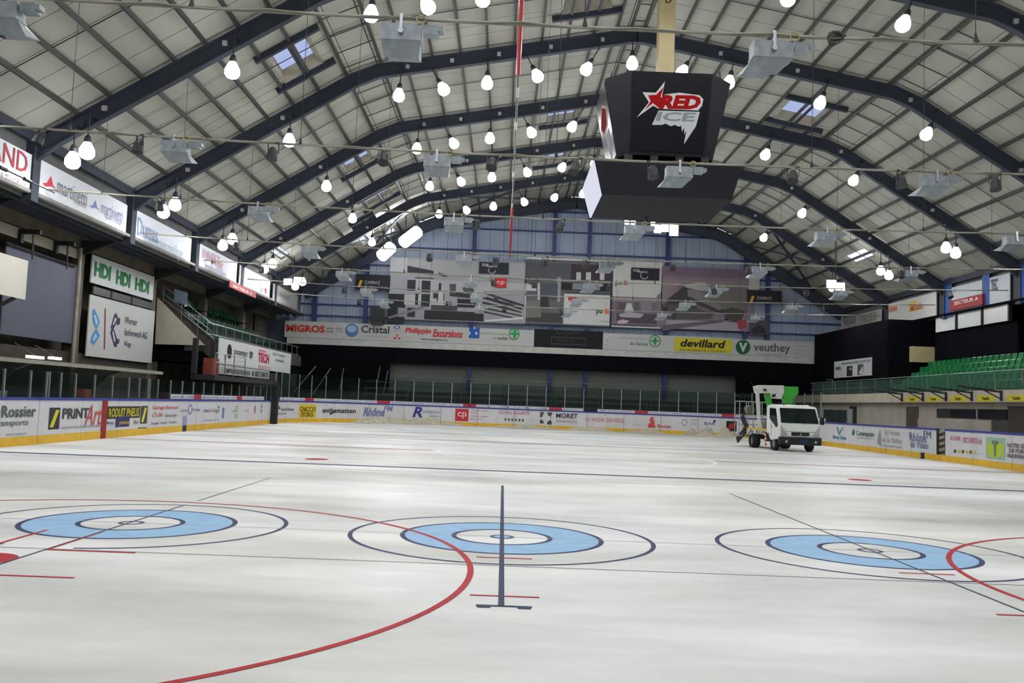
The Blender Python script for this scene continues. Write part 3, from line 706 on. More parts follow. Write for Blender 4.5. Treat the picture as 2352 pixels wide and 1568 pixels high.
board('banner', 'white banner with slanted red comic lettering on the far wall', 'banner', BP, 927.5, 745, 1066, 790, Wt, zfix=ZB, group=FW,
    texts=[('Philippin', 931, 753, 990, 768.5, (190,50,54), .035, .15), ('Excursions', 995, 757, 1062, 775, (190,50,54), .035, .15), ('www.philippin.ch', 966, 777, 1027, 783, (60,60,64), .015)])
board('banner', 'white banner with blue puzzle piece and green cross in a ring on the far wall', 'banner', BP, 1067.5, 750, 1226, 796, Wt, zfix=ZB, group=FW,
    texts=[('pharmacieplus', 1103, 762.5, 1166, 769, (150,176,140)), ('— teuber', 1132, 772, 1168, 780, (70,74,74))],
    rects=[(1078,752,1101,777,(44,88,160)), (1179,757,1185,777,(44,150,80)), (1172,763,1192,769.5,(44,150,80))], discs=[(1078,765,3,4,Wt), (1090,753,3,2.5,Wt), (1094,765,3,3.5,(176,196,220)), (1181,767,12.5,14,(60,130,80),.82)])
sb = board('wall_scoreboard', 'black unlit scoreboard panel in the middle of the banner row on the far wall', 'scoreboard', BP, 1227.5, 753, 1384, 801, (24,24,28), thick=.2, zfix=(5.65, 6.9), group=None,
    texts=[('HOME', 1292, 758, 1330, 764, (60,62,66)), ('PERIOD', 1276, 780, 1320, 786, (56,58,62))],
    rects=[(1278,766,1330,767,(70,72,74)), (1278,757,1279,767,(70,72,74)), (1266,775,1346,776,(66,70,70)), (1266,775,1267,790,(66,70,70)), (1266,790,1346,791,(66,70,70)), (1345,776,1346,791,(66,70,70)), (1332,757,1333,768,(70,72,74))])
board('banner', 'narrow blank white banner just right of the black wall scoreboard', 'banner', BP, 1385.5, 763, 1401.5, 805, Wt, zfix=ZB, group=FW, discs=[(1395,782,1,1.3,K), (1391,792,1,1.2,K), (1396,797,1,1.2,K)])
board('banner', 'white banner with green cross in a ring and grey lettering, left of the yellow one', 'banner', BP, 1402.5, 765, 1546, 810, Wt, zfix=ZB, group=FW,
    texts=[('pharmacieplus', 1422, 773, 1489, 780, (150,170,150)), ('du léman', 1447, 785, 1488, 793, (96,104,100))], rects=[(1502,774,1507,792,(50,140,84)), (1496,780,1513,785.5,(50,140,84))], discs=[(1504.5,783,13.5,14,(48,130,80),.84)])
board('banner', 'yellow panel with bold slanted black lettering on a white banner on the far wall', 'banner', BP, 1547, 772, 1684, 816, Wt, zfix=ZB, group=FW,
    texts=[('devillard', 1563, 780, 1664, 798, (40,36,30), .03, .25), ("DU PAPIER À L'ÉCRAN", 1561, 801, 1667, 808, (120,116,50), .005)], rects=[(1549,774.5,1681,811,(196,184,50))])
board('banner', 'white banner with a white V in a dark green disc, rightmost on the far wall', 'banner', BP, 1685, 777, 1932, 822, Wt, zfix=(5.65, 6.74), group=FW,
    texts=[('V', 1697, 787, 1716, 808, (190,200,190), .05), ('veuthey', 1730, 788, 1815, 813, (84,94,94), .02), ('Génie électrique', 1823, 786, 1872, 790, (150,154,152)), ('Télécommunications', 1823, 794, 1890, 798, (150,154,152)), ('Domotique', 1823, 802, 1850, 806, (150,154,152)), ('Sécurité', 1823, 810, 1847, 814, (150,154,152))],
    discs=[(1706.5,797,17,17,(32,92,66))], rects=[(1740,813.5,1796,814.3,(120,128,128))])

MP = Plane('Y', 61.1)
DK = (52,54,60); MG = (110,112,116); LG = (176,178,178)
board('mural', 'printed mural of white modern houses, leftmost mural on the far wall', 'mural', MP, 897, 590, 1206, 744, (150,152,154), group='building murals on the far wall',
  rects=[(897,590,935,628,(176,178,178)), (935,596,1206,640,(160,162,162)), (936,640,1206,680,(166,168,170)), (893,674,929,742,(44,44,50)), (936,642,954,668,DK), (969,644,988,671,DK), (953,636,997,641,(84,86,92)), (1008,650,1013,669,DK),
    (954,674,961,700,DK), (968,675,987,704,DK), (1003,674,1007,692,DK), (1017,674,1020,690,DK), (1024,692,1030,708,DK), (1034,691,1036,705,DK), (929,676,953,700,LG), (961,676,967,698,LG),
    (988,672,1003,708,(172,174,176)), (1007,670,1017,712,(178,180,180)), (914,706,936,728,(140,136,140)), (953,704,974,728,(150,146,150)), (936,706,953,728,(58,52,58)), (975,712,1206,742,(48,48,52)), (1051,686,1094,707,(50,46,54)), (990,700,1050,714,(70,72,76)), (1206,668,1206.5,742,LG)],
  polys=[([(936,610),(936,626),(996,632),(996,622)], DK), ([(1007,626),(1008,632),(1022,636),(1032,632)], DK), ([(890,728),(972,702),(975,704),(975,708),(892,732)], (120,120,124)), ([(1033,666),(1094,680),(1094,686),(1033,680)], (60,58,64)), ([(1032,652),(1048,652),(1046,676),(1034,674)], (80,84,86)), ([(1062,660),(1082,656),(1090,668),(1080,676),(1066,672)], (84,86,92)),
    ([(1111,668),(1206,666),(1206,742),(1111,738)], (146,148,150)), ([(1112,670),(1180,692),(1204,700),(1204,704),(1178,698),(1112,674)], DK), ([(1110,680),(1170,696),(1200,708),(1200,712),(1110,686)], DK), ([(1108,692),(1160,704),(1198,716),(1198,719),(1108,697)], DK), ([(1107,704),(1198,724),(1198,727),(1107,708)], DK), ([(1107,713),(1190,731),(1190,734),(1107,717)], DK), ([(1112,735),(1200,728),(1203,732),(1115,739)], (196,198,198))],
  texts=[('architecture', 1160, 636, 1204, 640, (176,150,170)), ('martigny', 1160, 643, 1192, 647, (176,150,170))])
board('mural', 'dark printed mural of a hall interior with white inset on the far wall', 'mural', MP, 1207.5, 596, 1404, 751, (92,94,98), group='building murals on the far wall',
  rects=[(1208,590,1404,602,(190,190,184)), (1208,602,1312,640,(82,84,88)), (1312,606,1404,645,(60,52,58)), (1324,625,1334,643,(190,186,190)), (1346,625,1357,643,(190,186,190)), (1378,627,1388,643,(190,186,190)),
   (1280,636,1285,738,(140,142,144)), (1241,650,1280,690,(78,82,92)), (1208,642,1232,668,(186,186,180)), (1208,690,1297,740,(96,98,96)), (1208,716,1290,741,(66,68,68)), (1290,648,1400,670,(40,38,42)), (1315,650,1378,667,(120,128,134)), (1296,674,1404,748,(188,190,186)), (1305,680,1329,690,(196,60,50)), (1296,672,1404,674,(60,60,62)), (1404,600,1404.5,751,DK)],
  polys=[([(1208,640),(1208,650),(1235,660),(1235,640)], (84,84,86)), ([(1235,650),(1240,650),(1240,690),(1235,690)], (190,190,184)), ([(1243,680),(1258,678),(1262,704),(1240,706)], (50,56,50)), ([(1205,690),(1240,688),(1243,728),(1205,730)], (108,112,104))],
  texts=[('cp', 1307, 691, 1327, 695, (190,60,60)), ('CONSTRUCTION', 1333, 681, 1366, 684, (170,120,120)), ('po', 1369, 711, 1384, 724, (54,50,50), .02), ('lli', 1388, 709, 1399, 721, (214,110,60), .05), ('architectes', 1378, 736, 1398, 739, (140,150,130))])
board('mural', 'printed mural of a dining room under a white strip with a small black square', 'mural', MP, 1405.5, 598, 1519, 755, (186,187,182), group='building murals on the far wall',
  rects=[(1406,680,1508,751,(112,104,110)), (1406,682,1508,694,(140,130,136)), (1420,694,1436,716,(90,80,88)), (1456,692,1468,714,(92,88,92)), (1473,694,1496,718,(130,120,128)), (1416,718,1508,744,(80,70,78)), (1406,744,1519,751,(70,62,70))],
  polys=[([(1440,696),(1450,696),(1456,716),(1434,716)], (178,186,184)), ([(1420,722),(1444,716),(1480,722),(1470,730),(1426,728)], (160,156,162)), ([(1416,738),(1430,733),(1446,737),(1436,743),(1420,743)], (184,164,176)), ([(1508,680),(1519,670),(1519,751),(1508,751)], (120,112,116))],
  texts=[('po', 1413, 646, 1429, 658, (84,76,72), .02), ('lli', 1432, 644, 1441, 655, (196,100,90), .05), ('architecture', 1413, 671, 1441, 673, (150,150,150))])
board('mural', 'printed mural of a timber chalet under a pink sky on the far wall', 'mural', MP, 1520.5, 611, 1724, 762, (128,110,122), group='building murals on the far wall',
  rects=[(1521,612,1720,640,(112,96,112)), (1521,640,1716,660,(130,120,122)), (1560,655,1716,720,(110,104,100)), (1721,615,1744,668,(176,178,172)), (1530,734,1700,760,(150,146,154)), (1521,700,1600,732,(60,62,62)), (1524,730,1640,736,(84,80,84))],
  polys=[([(1530,690),(1570,658),(1610,672),(1668,716),(1660,722),(1590,696),(1570,698),(1532,702)], (66,62,66)), ([(1572,656),(1598,648),(1618,648),(1640,668),(1612,668),(1576,660)], (160,162,158)), ([(1579,664),(1606,668),(1662,708),(1652,712),(1590,684),(1580,680)], (124,118,120)), ([(1521,640),(1560,640),(1545,676),(1521,690)], (134,122,126)), ([(1534,700),(1570,700),(1640,720),(1632,732),(1534,734)], (84,80,82)), ([(1660,712),(1680,706),(1712,714),(1700,742),(1676,738)], (74,72,62)), ([(1521,746),(1620,738),(1660,734),(1660,740),(1600,748),(1521,760)], (96,90,100)), ([(1692,736),(1712,734),(1714,752),(1696,756)], (150,60,70))])
board('sign', 'black square sign with white swirl, left one above the murals', 'sign', Plane('Y', 61.0), 1101, 601, 1168, 630, (40,44,56), thick=.04, texts=[('nos', 1107, 605, 1122, 612, (196,196,196)), ('logens', 1118, 608, 1142, 615, (196,196,196))], discs=[(1130,620,9,8,(190,192,192),.82), (1132,616,9,7,(40,44,56))])
board('sign', 'black square sign with white swirl, right one above the murals', 'sign', Plane('Y', 61.0), 1450, 614, 1514, 644, (36,40,46), thick=.04, texts=[('nos', 1454, 618, 1469, 624, (190,190,190)), ('logens', 1464, 621, 1487, 628, (190,190,190))], discs=[(1480,633,9,8,(190,192,192),.82), (1482,629,9,7,(36,40,46))])
board('sign', 'small red square sign with white letters on the left mural', 'sign', Plane('Y', 61.0), 1137, 637, 1163, 661, (190,46,48), thick=.04, texts=[('cp', 1141, 645, 1159, 655, (226,190,190), .01)])
for (x0, y0, x1, y1, l) in ((817,629,895,668,'black sign with yellow slash left of the house mural'), (1717,665,1795,697,'black sign with yellow slash right of the chalet mural')):
    board('sign', l, 'sign', Plane('Y', 60.98), x0, y0, x1, y1, (38,38,44), thick=.05, texts=[('ZAMBAZ', x0+20, y0+16, x0+56, y0+23, (170,172,172), .01), ('CONSTRUCTION', x0+20, y0+27, x0+72, y0+31, (110,110,112))],
      polys=[([(x0+4,y0+30),(x0+10,y0+31),(x0+16,y0+15),(x0+10,y0+14)], (208,166,60))])
# loudspeaker cluster shelf boxes on the wall
for (px, py, l) in ((868,722,'black loudspeaker on the far wall below the left black sign'), (1742,752,'dark printed panel on the far wall below the right black sign')):
    if px < 1000:
        mb = MB(); c = at(px, py, Y=60.9); mb.hexa([(c.x-.55,60.7,c.z-.5),(c.x+.55,60.7,c.z-.5),(c.x+.45,61.2,c.z-.5),(c.x-.45,61.2,c.z-.5)], [(c.x-.5,60.5,c.z+.5),(c.x+.5,60.5,c.z+.5),(c.x+.4,61.2,c.z+.5),(c.x-.4,61.2,c.z+.5)])
        mb.box(c.x-.4, 60.55, c.z-.75, c.x+.4, 61.2, c.z-.53); mb.build('loudspeaker', mat('speaker_black', (40,42,48), .6), label=l, cat='speaker')
    else: board('sign', l, 'sign', Plane('Y', 61.0), 1722, 735, 1765, 769, (76,74,78), polys=[([(1726,758),(1740,744),(1756,752),(1760,766),(1728,766)], (48,46,50))])

# ---- standing terrace behind the far boards
stp = mat('dark_terrace', (58,62,62), .85, var=.25)
ter = MB()
for k in range(5): ter.box(-14.5, 59.3+.42*k, 0 if k == 0 else .5+.42*(k-1), 20.5, 61.45, .5+.42*k)
to = ter.build('terrace', stp, label='dark stepped standing terrace behind the far glass', cat='terrace')
rail = mat('rail_grey', (120,126,128), .45, .5, var=.1)
for k in range(5):
    y = 59.36+.42*k; z = .5+.42*k
    for j in range(9):
        xa = -9.6+3.3*j; mb = MB()
        mb.tube([(xa, y, z), (xa, y, z+1.0), (xa+3.0, y, z+1.0), (xa+3.0, y, z)], .022, 5); mb.tube([(xa, y, z+.5), (xa+3.0, y, z+.5)], .016, 5)
        mb.build('guard_rail', rail, to)
for px0, py0, px1, py1 in ((675,900,728,838), (718,905,762,842), (780,895,790,842), (880,905,892,848), (868,870,873,840)):
    a = at(px0, py0, Y=59.2); c = at(px1, py1, Y=60.8); mb = MB(); mb.tube([a, c], .035, 6); mb.tube([c, (c.x, 60.8, c.z-1.0)], .03, 6); mb.build('stair_rail', rail, to)
mb = MB(); mb.box(-14.4, 60.7, 2.2, -8.0, 60.85, 4.1); mb.build('black_curtain', mat('curtain_black', (12,12,16), .95, var=.15, spec=.05), to)
mb = MB(); mb.box(16.2, 60.7, 1.0, 24.4, 60.85, 4.1); mb.build('black_curtain', mat('curtain_black'), to)

# ================================================================== LEFT SIDE
LP_ = Plane('X', -14.38); ZS = (7.31, 8.46)
LG_ = 'white advertising boards along the left eave'
Wl = (208,212,216)
board('eave_sign', 'white eave board with big thin red capitals, leftmost at the picture edge', 'sign', LP_, -200, 250, 67, 440, Wl, zfix=ZS, group=LG_, texts=[('AND', -28, 331, 62, 379, (178,60,66), 0), ('A R T I G N Y', -12, 404, 57, 421, (190,120,130), -.005)])
a0 = LP_.uv(67, 400)[0]
board('eave_sign', 'white eave board with a red star and a blue star logo', 'sign', LP_, 87, 400, 291, 500, Wl, zfix=ZS, group=LG_, texts=[('martinetti', 129, 425, 199, 458, (96,98,106), -.005), ('frères', 170, 465, 197, 473, (140,142,150)), ('martinetti', 229, 472, 281, 500, (130,136,170), -.005), ('Group', 240, 500, 280, 512, (170,174,190))],
  polys=[([(97,420),(107,420),(117,403),(122,425),(129,434),(117,428),(103,428)], (196,56,58)), ([(205,472),(213,471),(219,459),(223,475),(229,484),(219,478),(210,478)], (110,118,170))])
board('eave_sign', 'bright white eave board with faint blue lettering', 'sign', LP_, 304, 500, 439, 570, (222,228,236), zfix=ZS, group=LG_, texts=[('Dumas', 313, 508, 362, 549, (150,170,200), .01), ('constructions métalliques', 330, 548, 420, 585, (170,186,206))])
board('eave_sign', 'white eave board with faint red and violet lettering', 'sign', LP_, 451, 570, 544, 620, (222,224,232), zfix=ZS, group=LG_, texts=[('INVEST', 463, 580, 505, 600, (204,160,176), .01), ('MARTIGNY', 484, 598, 512, 612, (204,120,140), .01), ('immobilier', 470, 610, 520, 630, (190,180,200))])
board('eave_sign', 'white eave board with a small red and black emblem above the red plate', 'sign', LP_, 551, 620, 620, 660, (216,218,218), zfix=ZS, group=LG_, texts=[('fiduciaire', 556, 630, 590, 642, (190,190,194)), ('SAS', 596, 660, 604, 670, (100,120,160))], polys=[([(607,662),(613,662),(611,674),(609,676)], (190,60,80))])
board('eave_sign', 'small grey white eave board with faint capitals next to the far wall', 'sign', LP_, 628, 660, 683, 700, (176,178,176), zfix=(7.33, 8.4), group=LG_, texts=[('VALLÉUR', 637, 672, 665, 684, (140,144,140)), ('VALAIS', 663, 700, 676, 708, (196,140,150))])
for x in (-14.3,):
    o = MB(); a = at(526, 652, X=x); c = at(587, 672, X=x); o.box(x-.03, a.y, 7.0, x+.03, c.y, 7.33)
    sp = o.build('sector_plate', flat((150,36,34)), label='small red plate with white capitals under the left eave boards', cat='sign')
    prints(sp, Plane('X', x+.03), [('SECTEUR E', 533, 662, 578, 668, (222,200,196), .02)])
SP_ = Plane('X', -16.15)
LW = (190,194,192)
mb = MB(); 
b1 = board('wall_sign', 'white wall board with three green words between the concrete columns', 'sign', SP_, 213, 584, 351, 690, LW, texts=[('HDI', 215, 605, 253, 639, (30,110,60), .045), ('HDI', 265, 624, 298, 656, (30,110,60), .045), ('HDI', 309, 641, 341, 670, (30,110,60), .045)])
b2 = board('wall_sign', 'large white wall board with a blue and black crossed-band emblem below the green words', 'sign', SP_, 208, 676, 348, 834, (186,188,184),
  texts=[('Werner', 285, 729, 314, 745, (60,60,84), .005), ('Isolierwerk AG', 285, 758, 337, 774, (60,60,84), .005), ('Visp', 283, 783, 300, 799, (60,60,84), .005)],
  polys=[([(240,708),(243,708),(241,802),(238,802)], (120,60,64)), ([(262,722),(267,718),(272,733),(258,760),(254,751)], (64,58,90)), ([(265,730),(276,730),(275,744),(269,748)], (64,58,90)), ([(256,753),(262,757),(269,779),(268,797),(262,796),(253,764)], (64,58,90)), ([(265,780),(274,778),(273,789),(268,790)], (64,58,90)), 
    ([(264,729),(268,732),(261,746),(258,745)], (186,188,184)), ([(257,760),(261,762),(265,782),(262,786)], (186,188,184)),
    ([(212,712),(217,709),(229,738),(221,757),(213,740)], (80,140,190)), ([(215,724),(219,722),(225,740),(220,748)], (160,196,220)), ([(221,754),(229,771),(215,792),(208,786),(210,772)], (80,140,190)), ([(219,765),(223,772),(215,783),(212,780)], (160,196,220))])
mb = MB(); u0 = at(213, 650, X=-16.2).y; u1 = at(350, 700, X=-16.2).y
mb.box(-16.2, u0, 5.24, -16.14, u1, 5.54)
ws = mb.build('louvre_strip', mat('dark_glass_strip', (84,86,82), .3), label='dark framed strip between the two white wall boards', cat='panel')
for j in range(1, 3):
    mb = MB(); yy = u0+(u1-u0)*(j/3-.07); mb.box(-16.14, yy-.05, 5.22, -16.1, yy+.05, 5.56); mb.build('mullion', steel, ws)
o = board('screen', 'large dark grey projection screen left of the concrete column', 'screen', SP_, 16, 563, 177, 780, (88,92,104), zfix=(3.2, 6.12))
mb = MB(); p = Plane('X', -16.1); mb.tube([at(14,558,X=-16.1), at(172,612,X=-16.1)], .05, 6); mb.build('roller_bar', mat('black_bar', (24,24,26), .5), o)
board('wall_sign', 'blank pale wall strip above the grey screen', 'sign', Plane('X', -16.22), -30, 500, 178, 600, (150,146,132), zfix=(6.4, 6.76))
o = board('wall_sign', 'blank white board on dark brackets at the left picture edge', 'sign', Plane('X', -15.0), -60, 575, 61, 650, (206,202,188), zfix=(4.24, 5.46))
mb = MB(); c = at(50, 690, X=-15.0); mb.bar((-16.2, c.y-1.2, 3.2), (-15.05, c.y-.3, 4.24), .12, .12); mb.bar((-16.2, c.y-3.5, 3.2), (-15.05, c.y-2.6, 4.24), .12, .12); mb.build('bracket', mat('black_bar'), o)
for px, py in ((60, 530), (140, 557)):
    c = at(px, py, X=-16.0); mb = MB(); mb.box(-16.25, c.y-.06, c.z-.1, -15.5, c.y+.06, c.z+.05)
    mb.box(-16.24, c.y-.08, c.z-.4, -16.1, c.y+.08, c.z-.1)
    for j in range(9): mb.ring(-15.75, c.y, .035, .06, c.z-.1-.09*j, n=8)
    mb.tube([(-15.75, c.y, c.z-.1), (-15.72, c.y, c.z-.95)], .03, 5)
    mb.build('chain_bracket', mat('black_bar'), label='black wall bracket with hanging chain above the grey screen, %s one' % ('left' if px < 100 else 'right'), cat='bracket')
mb = MB(); mb.box(-17.0, 8, 0, -16.3, 41, 2.9); mb.build('back_wall', mat('dark_brown_wall', (62,54,46), .9, var=.3), label='dark wall behind the team benches under the wall boards', cat='wall')

# team bench canopy with curved ribs
can = empty('bench_canopy', (-14.5, 24, 0), 'long translucent team bench canopy with curved ribs beyond the left glass', 'canopy')
prof_ = [(-13.3,2.27),(-13.7,2.36),(-14.3,2.38),(-14.9,2.3),(-15.4,2.1),(-15.8,1.7),(-16.0,1.1),(-16.1,.1)]
for (ya, yb) in ((9,15.2), (15.3,21.4), (21.5,27.6), (27.7,33.9)):
    mb = MB(); vs = []; 
    for (x_, z_) in prof_: vs += [(x_, ya, z_), (x_, yb, z_)]
    mb.add(vs, [(2*i, 2*i+1, 2*i+3, 2*i+2) for i in range(len(prof_)-1)])
    mb.build('canopy_sheet', glass('smoked_canopy', (120,126,120), .75, .3), can)
for y in [9,12.1,15.25,18.3,21.45,24.5,27.65,30.8,33.9]:
    mb = MB(); mb.tube([(x_, y, z_-.03) for x_, z_ in prof_], .035, 6); mb.build('rib', rail, can)
mb = MB(); mb.box(-13.34, 9, 2.2, -13.24, 33.9, 2.31); mb.build('front_gutter', mat('pale_gutter', (150,148,132), .6), can)
mb = MB(); mb.box(-15.8, 10, .0, -15.3, 33, .45); mb.box(-15.9, 10, .45, -15.8, 33, .9); mb.build('bench', mat('bench_brown', (80,60,44), .8), label='long low team bench under the canopy', cat='bench')
for (p0, p1, l) in (((63,818),(98,820),'nearer'), ((114,821),(138,824),'farther')):
    a = at(*p0, X=-15.2); c = at(*p1, X=-15.2); mb = MB(); mb.box(-15.26, a.y, a.z-.05, -15.14, c.y, a.z+.04)
    o = mb.build('tube_light', emit('warm_tube', (255,236,190), 2.0), label='short warm tube light above the bench canopy, %s one' % l, cat='light')
    mb = MB(); mb.tube([(-15.2, (a.y+c.y)/2, a.z+.04), (-15.9, (a.y+c.y)/2, 2.95)], .015, 5); mb.build('stem', rail, o)
for (px, py, w_, h_, col, l) in ((192,906,.5,.35,(200,90,50),'orange bag on the bench shelf beyond the left glass'), (5,910,.35,.3,(190,192,190),'small white plate with dark print at the left picture edge')):
    c = at(px, py, X=-13.4 if px > 50 else -12.75); mb = MB(); mb.box(c.x-.12 if px > 50 else c.x-.02, c.y-w_/2, c.z-h_/2, c.x+.12 if px > 50 else c.x+.02, c.y+w_/2, c.z+h_/2)
    o = mb.build('bag' if px > 50 else 'plate', flat(col), label=l, cat='bag' if px > 50 else 'sign')
mb = MB(); mb.box(-13.9, 20, 0, -13.2, 33, 1.22); mb.build('bench_counter', mat('counter_dark', (50,54,62), .7), label='low dark counter behind the left boards', cat='counter')

# ---- left balcony stand
gseat = mat('green_plastic', (22,112,60), .22, var=.12, scale=9); gseat2 = mat('dark_green_plastic', (16,70,48), .22, var=.12, scale=9)
def seat_mesh(M):
    mb = MB()   # faces -x (towards the rink on the right stand); shell with a raised lip and drop foot
    mb.hexa([(-.2,-.21,.36),(.16,-.21,.33),(.16,.21,.33),(-.2,.21,.36)], [(-.23,-.22,.41),(.2,-.22,.38),(.2,.22,.38),(-.23,.22,.41)])
    mb.hexa([(.14,-.21,.36),(.2,-.22,.36),(.2,.22,.36),(.14,.21,.36)], [(.21,-.18,.76),(.25,-.18,.78),(.25,.18,.78),(.21,.18,.76)])
    mb.tube([(.235, -.18, .78), (.235, .18, .78)], .024, 8); mb.box(.0, -.05, 0, .1, .05, .35)  # rounded rim added on the backrest so the lamps glint along it
    me = bpy.data.meshes.new('stadium_seat'); me.from_pydata([tuple(p) for p in mb.v], [], mb.f); me.materials.append(M); return me
sm = seat_mesh(gseat); sm2 = seat_mesh(gseat2)
lst = MB()
LROWS = [(-14.75, 3.8), (-15.6, 4.68), (-16.4, 5.53)]
lst.box(-13.6, 41, 3.5, -13.45, 57.5, 4.18); lst.box(-15.1, 41, 3.5, -13.6, 57.5, 3.8); lst.box(-15.95, 41, 3.8, -15.1, 57.5, 4.68); lst.box(-17.1, 41, 4.68, -15.95, 57.5, 5.53)
lo = lst.build('balcony_stand', mat('dark_concrete', (70,68,64), .9, var=.2), label='stepped balcony stand carrying the dark green seats on the left', cat='stand')
mb = MB(); mb.box(-17.0, 41, 3.0, -13.5, 57.5, 3.5); mb.build('floor_beam', dark, lo)
for r, (x, z) in enumerate(LROWS):
    n = (9, 24, 24)[r]
    for j in range(n):
        y = 42.2+.52*j+(0 if r else .3)
        if r and j in (3, 4, 13): continue
        if y > 54.8: break
        o = link('stadium_seat', sm2, None, Vector((x, y, z)), label='%s dark green seat from the near end in the %s row of the left balcony' % (ordw(j+1), ['front', 'middle', 'back'][r]), cat='seat', group='seats in the %s row of the left balcony' % ['front', 'middle', 'back'][r]); o.rotation_euler.z = math.pi
bal = empty('balcony_railing', (-13.6, 40, 3.9), 'grey railing with clear panes along the left balcony front', 'railing')
mb = MB(); mb.tube([(-13.53, 39.4, 4.74), (-13.53, 57, 4.74)], .025, 6); mb.tube([(-13.53, 39.4, 4.24), (-13.53, 57, 4.24)], .02, 6); mb.build('handrail', rail, bal)
for j in range(14):
    y = 39.4+1.32*j; mb = MB(); mb.tube([(-13.53, y, 4.18), (-13.53, y, 4.74)], .022, 5); mb.build('post', rail, bal)
    if j < 13: mb = MB(); mb.box(-13.535, y+.04, 4.28, -13.525, y+1.28, 4.7); mb.build('pane', glass('green_pane', (196,220,212), .93), bal)
sr = empty('stair_railing', (-15, 40.9, 4), 'sloping pipe railing at the near end of the left balcony', 'railing')
for dz in (0, -.35, -.6):
    mb = MB(); mb.tube([(-16.9, 40.9, 6.55+dz), (-16.2, 40.9, 6.5+dz), (-13.7, 40.9, 4.7+dz)], .02, 5); mb.build('handrail', rail, sr)
for x, z0, z1 in ((-16.2, 5.6, 6.5), (-15.3, 4.75, 5.85), (-14.5, 3.9, 5.3), (-13.7, 3.7, 4.7)): mb = MB(); mb.tube([(x, 40.9, z0), (x, 40.9, z1)], .02, 5); mb.build('post', rail, sr)
T0, T1, T2 = at(361, 683, Y=40.85), at(470, 793, Y=40.85), at(356, 790, Y=40.85)
mb = MB(); mb.slab([T0, T1, T2], (0, .08, 0)); mb.build('stand_cladding', mat('cream_panel', (178,174,156), .8, var=.08), label='cream triangular side panel of the left balcony stand', cat='panel')
mb = MB(); mb.slab([at(361,660,Y=40.95), at(505,795,Y=40.95), at(480,820,Y=40.95), at(356,700,Y=40.95)], (0, .1, 0)); mb.build('stringer', mat('dark_brown_wall'), label='dark sloping beam above the cream triangular panel', cat='beam')
mb = MB(); mb.slab([at(400,663,Y=41.3), at(430,672,Y=41.3), at(429,700,Y=41.3), at(400,692,Y=41.3)], (0, .05, 0)); mb.build('wind_screen', flat((96,108,124)), label='blue grey panel at the top of the left balcony stairs', cat='panel')
# rear advert by the end of the left stand
board('wall_sign', 'faint grey printed board behind the far seats of the left balcony', 'sign', Plane('X', -17.0), 588, 718, 634, 770, (104,104,104), zfix=(5.2,7.0), rects=[(596,724,604,760,(120,122,110)), (612,728,622,762,(126,104,80))])
GP = Plane('X', -13.3)
board('balcony_sign', 'large white board with a black oval and red lettering below the left balcony', 'sign', GP, 505, 779, 667, 850, (200,204,200), zfix=(2.93, 4.14), thick=.06,
   texts=[('passenger', 536, 806, 568, 821, (54,54,60), .0), ('tv', 572, 804, 580, 823, (54,54,60), .02), ('HIGH', 594, 803, 610, 809, (204,60,100), .01), ('TECH', 592, 811, 617, 833, (190,50,90), .045), ('PRODUCTION', 592, 840, 622, 848, (214,150,170), .02), ('Grains Compagnie', 625, 811, 655, 820, (80,90,90), .01), ('et médiation', 632, 824, 652, 831, (110,90,80), .01), ('video & light', 544, 828, 566, 832, (150,152,152))],
   discs=[(527,807,5.5,17,(44,40,52))], rects=[(516,815,519,826,(52,56,60))])
board('balcony_sign', 'narrow white board with black capitals at the foot of the camera platform', 'sign', Plane('X', -13.0), 503, 844, 618, 868, (176,182,176), zfix=(2.44, 2.87), texts=[('COMPTAGE ÉLECTRONIQUE', 513, 846, 574, 860, (60,64,60), .02), ('& SECURITE', 578, 853, 616, 865, (70,76,74), .02)])
plat = MB(); plat.box(-13.5, 37.6, 2.12, -12.45, 48.2, 2.34)
po = plat.build('camera_platform', mat('platform_black', (24,24,30), .7), label='dark camera platform over the left boards on a black corner post', cat='platform')
mb = MB(); mb.box(-12.6, 47.6, 0.002, -12.3, 47.9, 2.1); mb.build('corner_post', mat('platform_black'), po)
for y in (37.7, 39.0, 40.3, 42.0): mb = MB(); mb.tube([(-12.5, y, 2.34), (-12.5, y, 3.3)], .025, 5); mb.build('post', rail, po)
for z in (2.9, 3.3): mb = MB(); mb.tube([(-12.5, 37.7, z), (-12.5, 42.0, z)], .022, 5); mb.build('handrail', rail, po)
for y in (37.7, 40.0): mb = MB(); mb.box(-13.5, y-.1, 2.3, -13.3, y+.1, 3.9); mb.build('upright', mat('platform_black'), po)
mb = MB(); mb.box(-13.3, 38.5, 2.3, -12.9, 39.4, 3.1); mb.build('crate', mat('rust_red', (120,52,34), .8, var=.2), label='rust red crate on the camera platform left of the board', cat='crate')

# ================================================================== RIGHT SIDE
cwall = mat('beige_concrete', (172,166,152), .85, var=.14, scale=1.2)
XF = 19.3
st = MB(); st.box(XF+.3, 22, 0, XF+.5, 59.5, 2.38)
so = st.build('stand_front_wall', cwall, label='beige concrete wall below the right stand', cat='wall')
WP = Plane('X', XF+.3)
def wall_patch(nm, x0, x1, z0, z1, M, off=.03, label=None, th=.05):
    ua, ub = WP.uv(x0, 930)[0], WP.uv(x1, 930)[0]; mb = MB(); mb.slab([WP.pt(ua, z0, off-th), WP.pt(ub, z0, off-th), WP.pt(ub, z1, off-th), WP.pt(ua, z1, off-th)], WP.pt(0,0,th)-WP.pt(0,0,0))
    return mb.build(nm, M, so, label=label)
wall_patch('door', 2083, 2110, 0, 2.2, mat('brown_door', (84,76,68), .7)); wall_patch('recess', 2153, 2242, 1.72, 2.12, mat('dark_recess', (42,44,42), .8)); wall_patch('recess', 2185, 2240, 1.76, 2.08, mat('unlit_pane', (20,22,34), .2), .05)
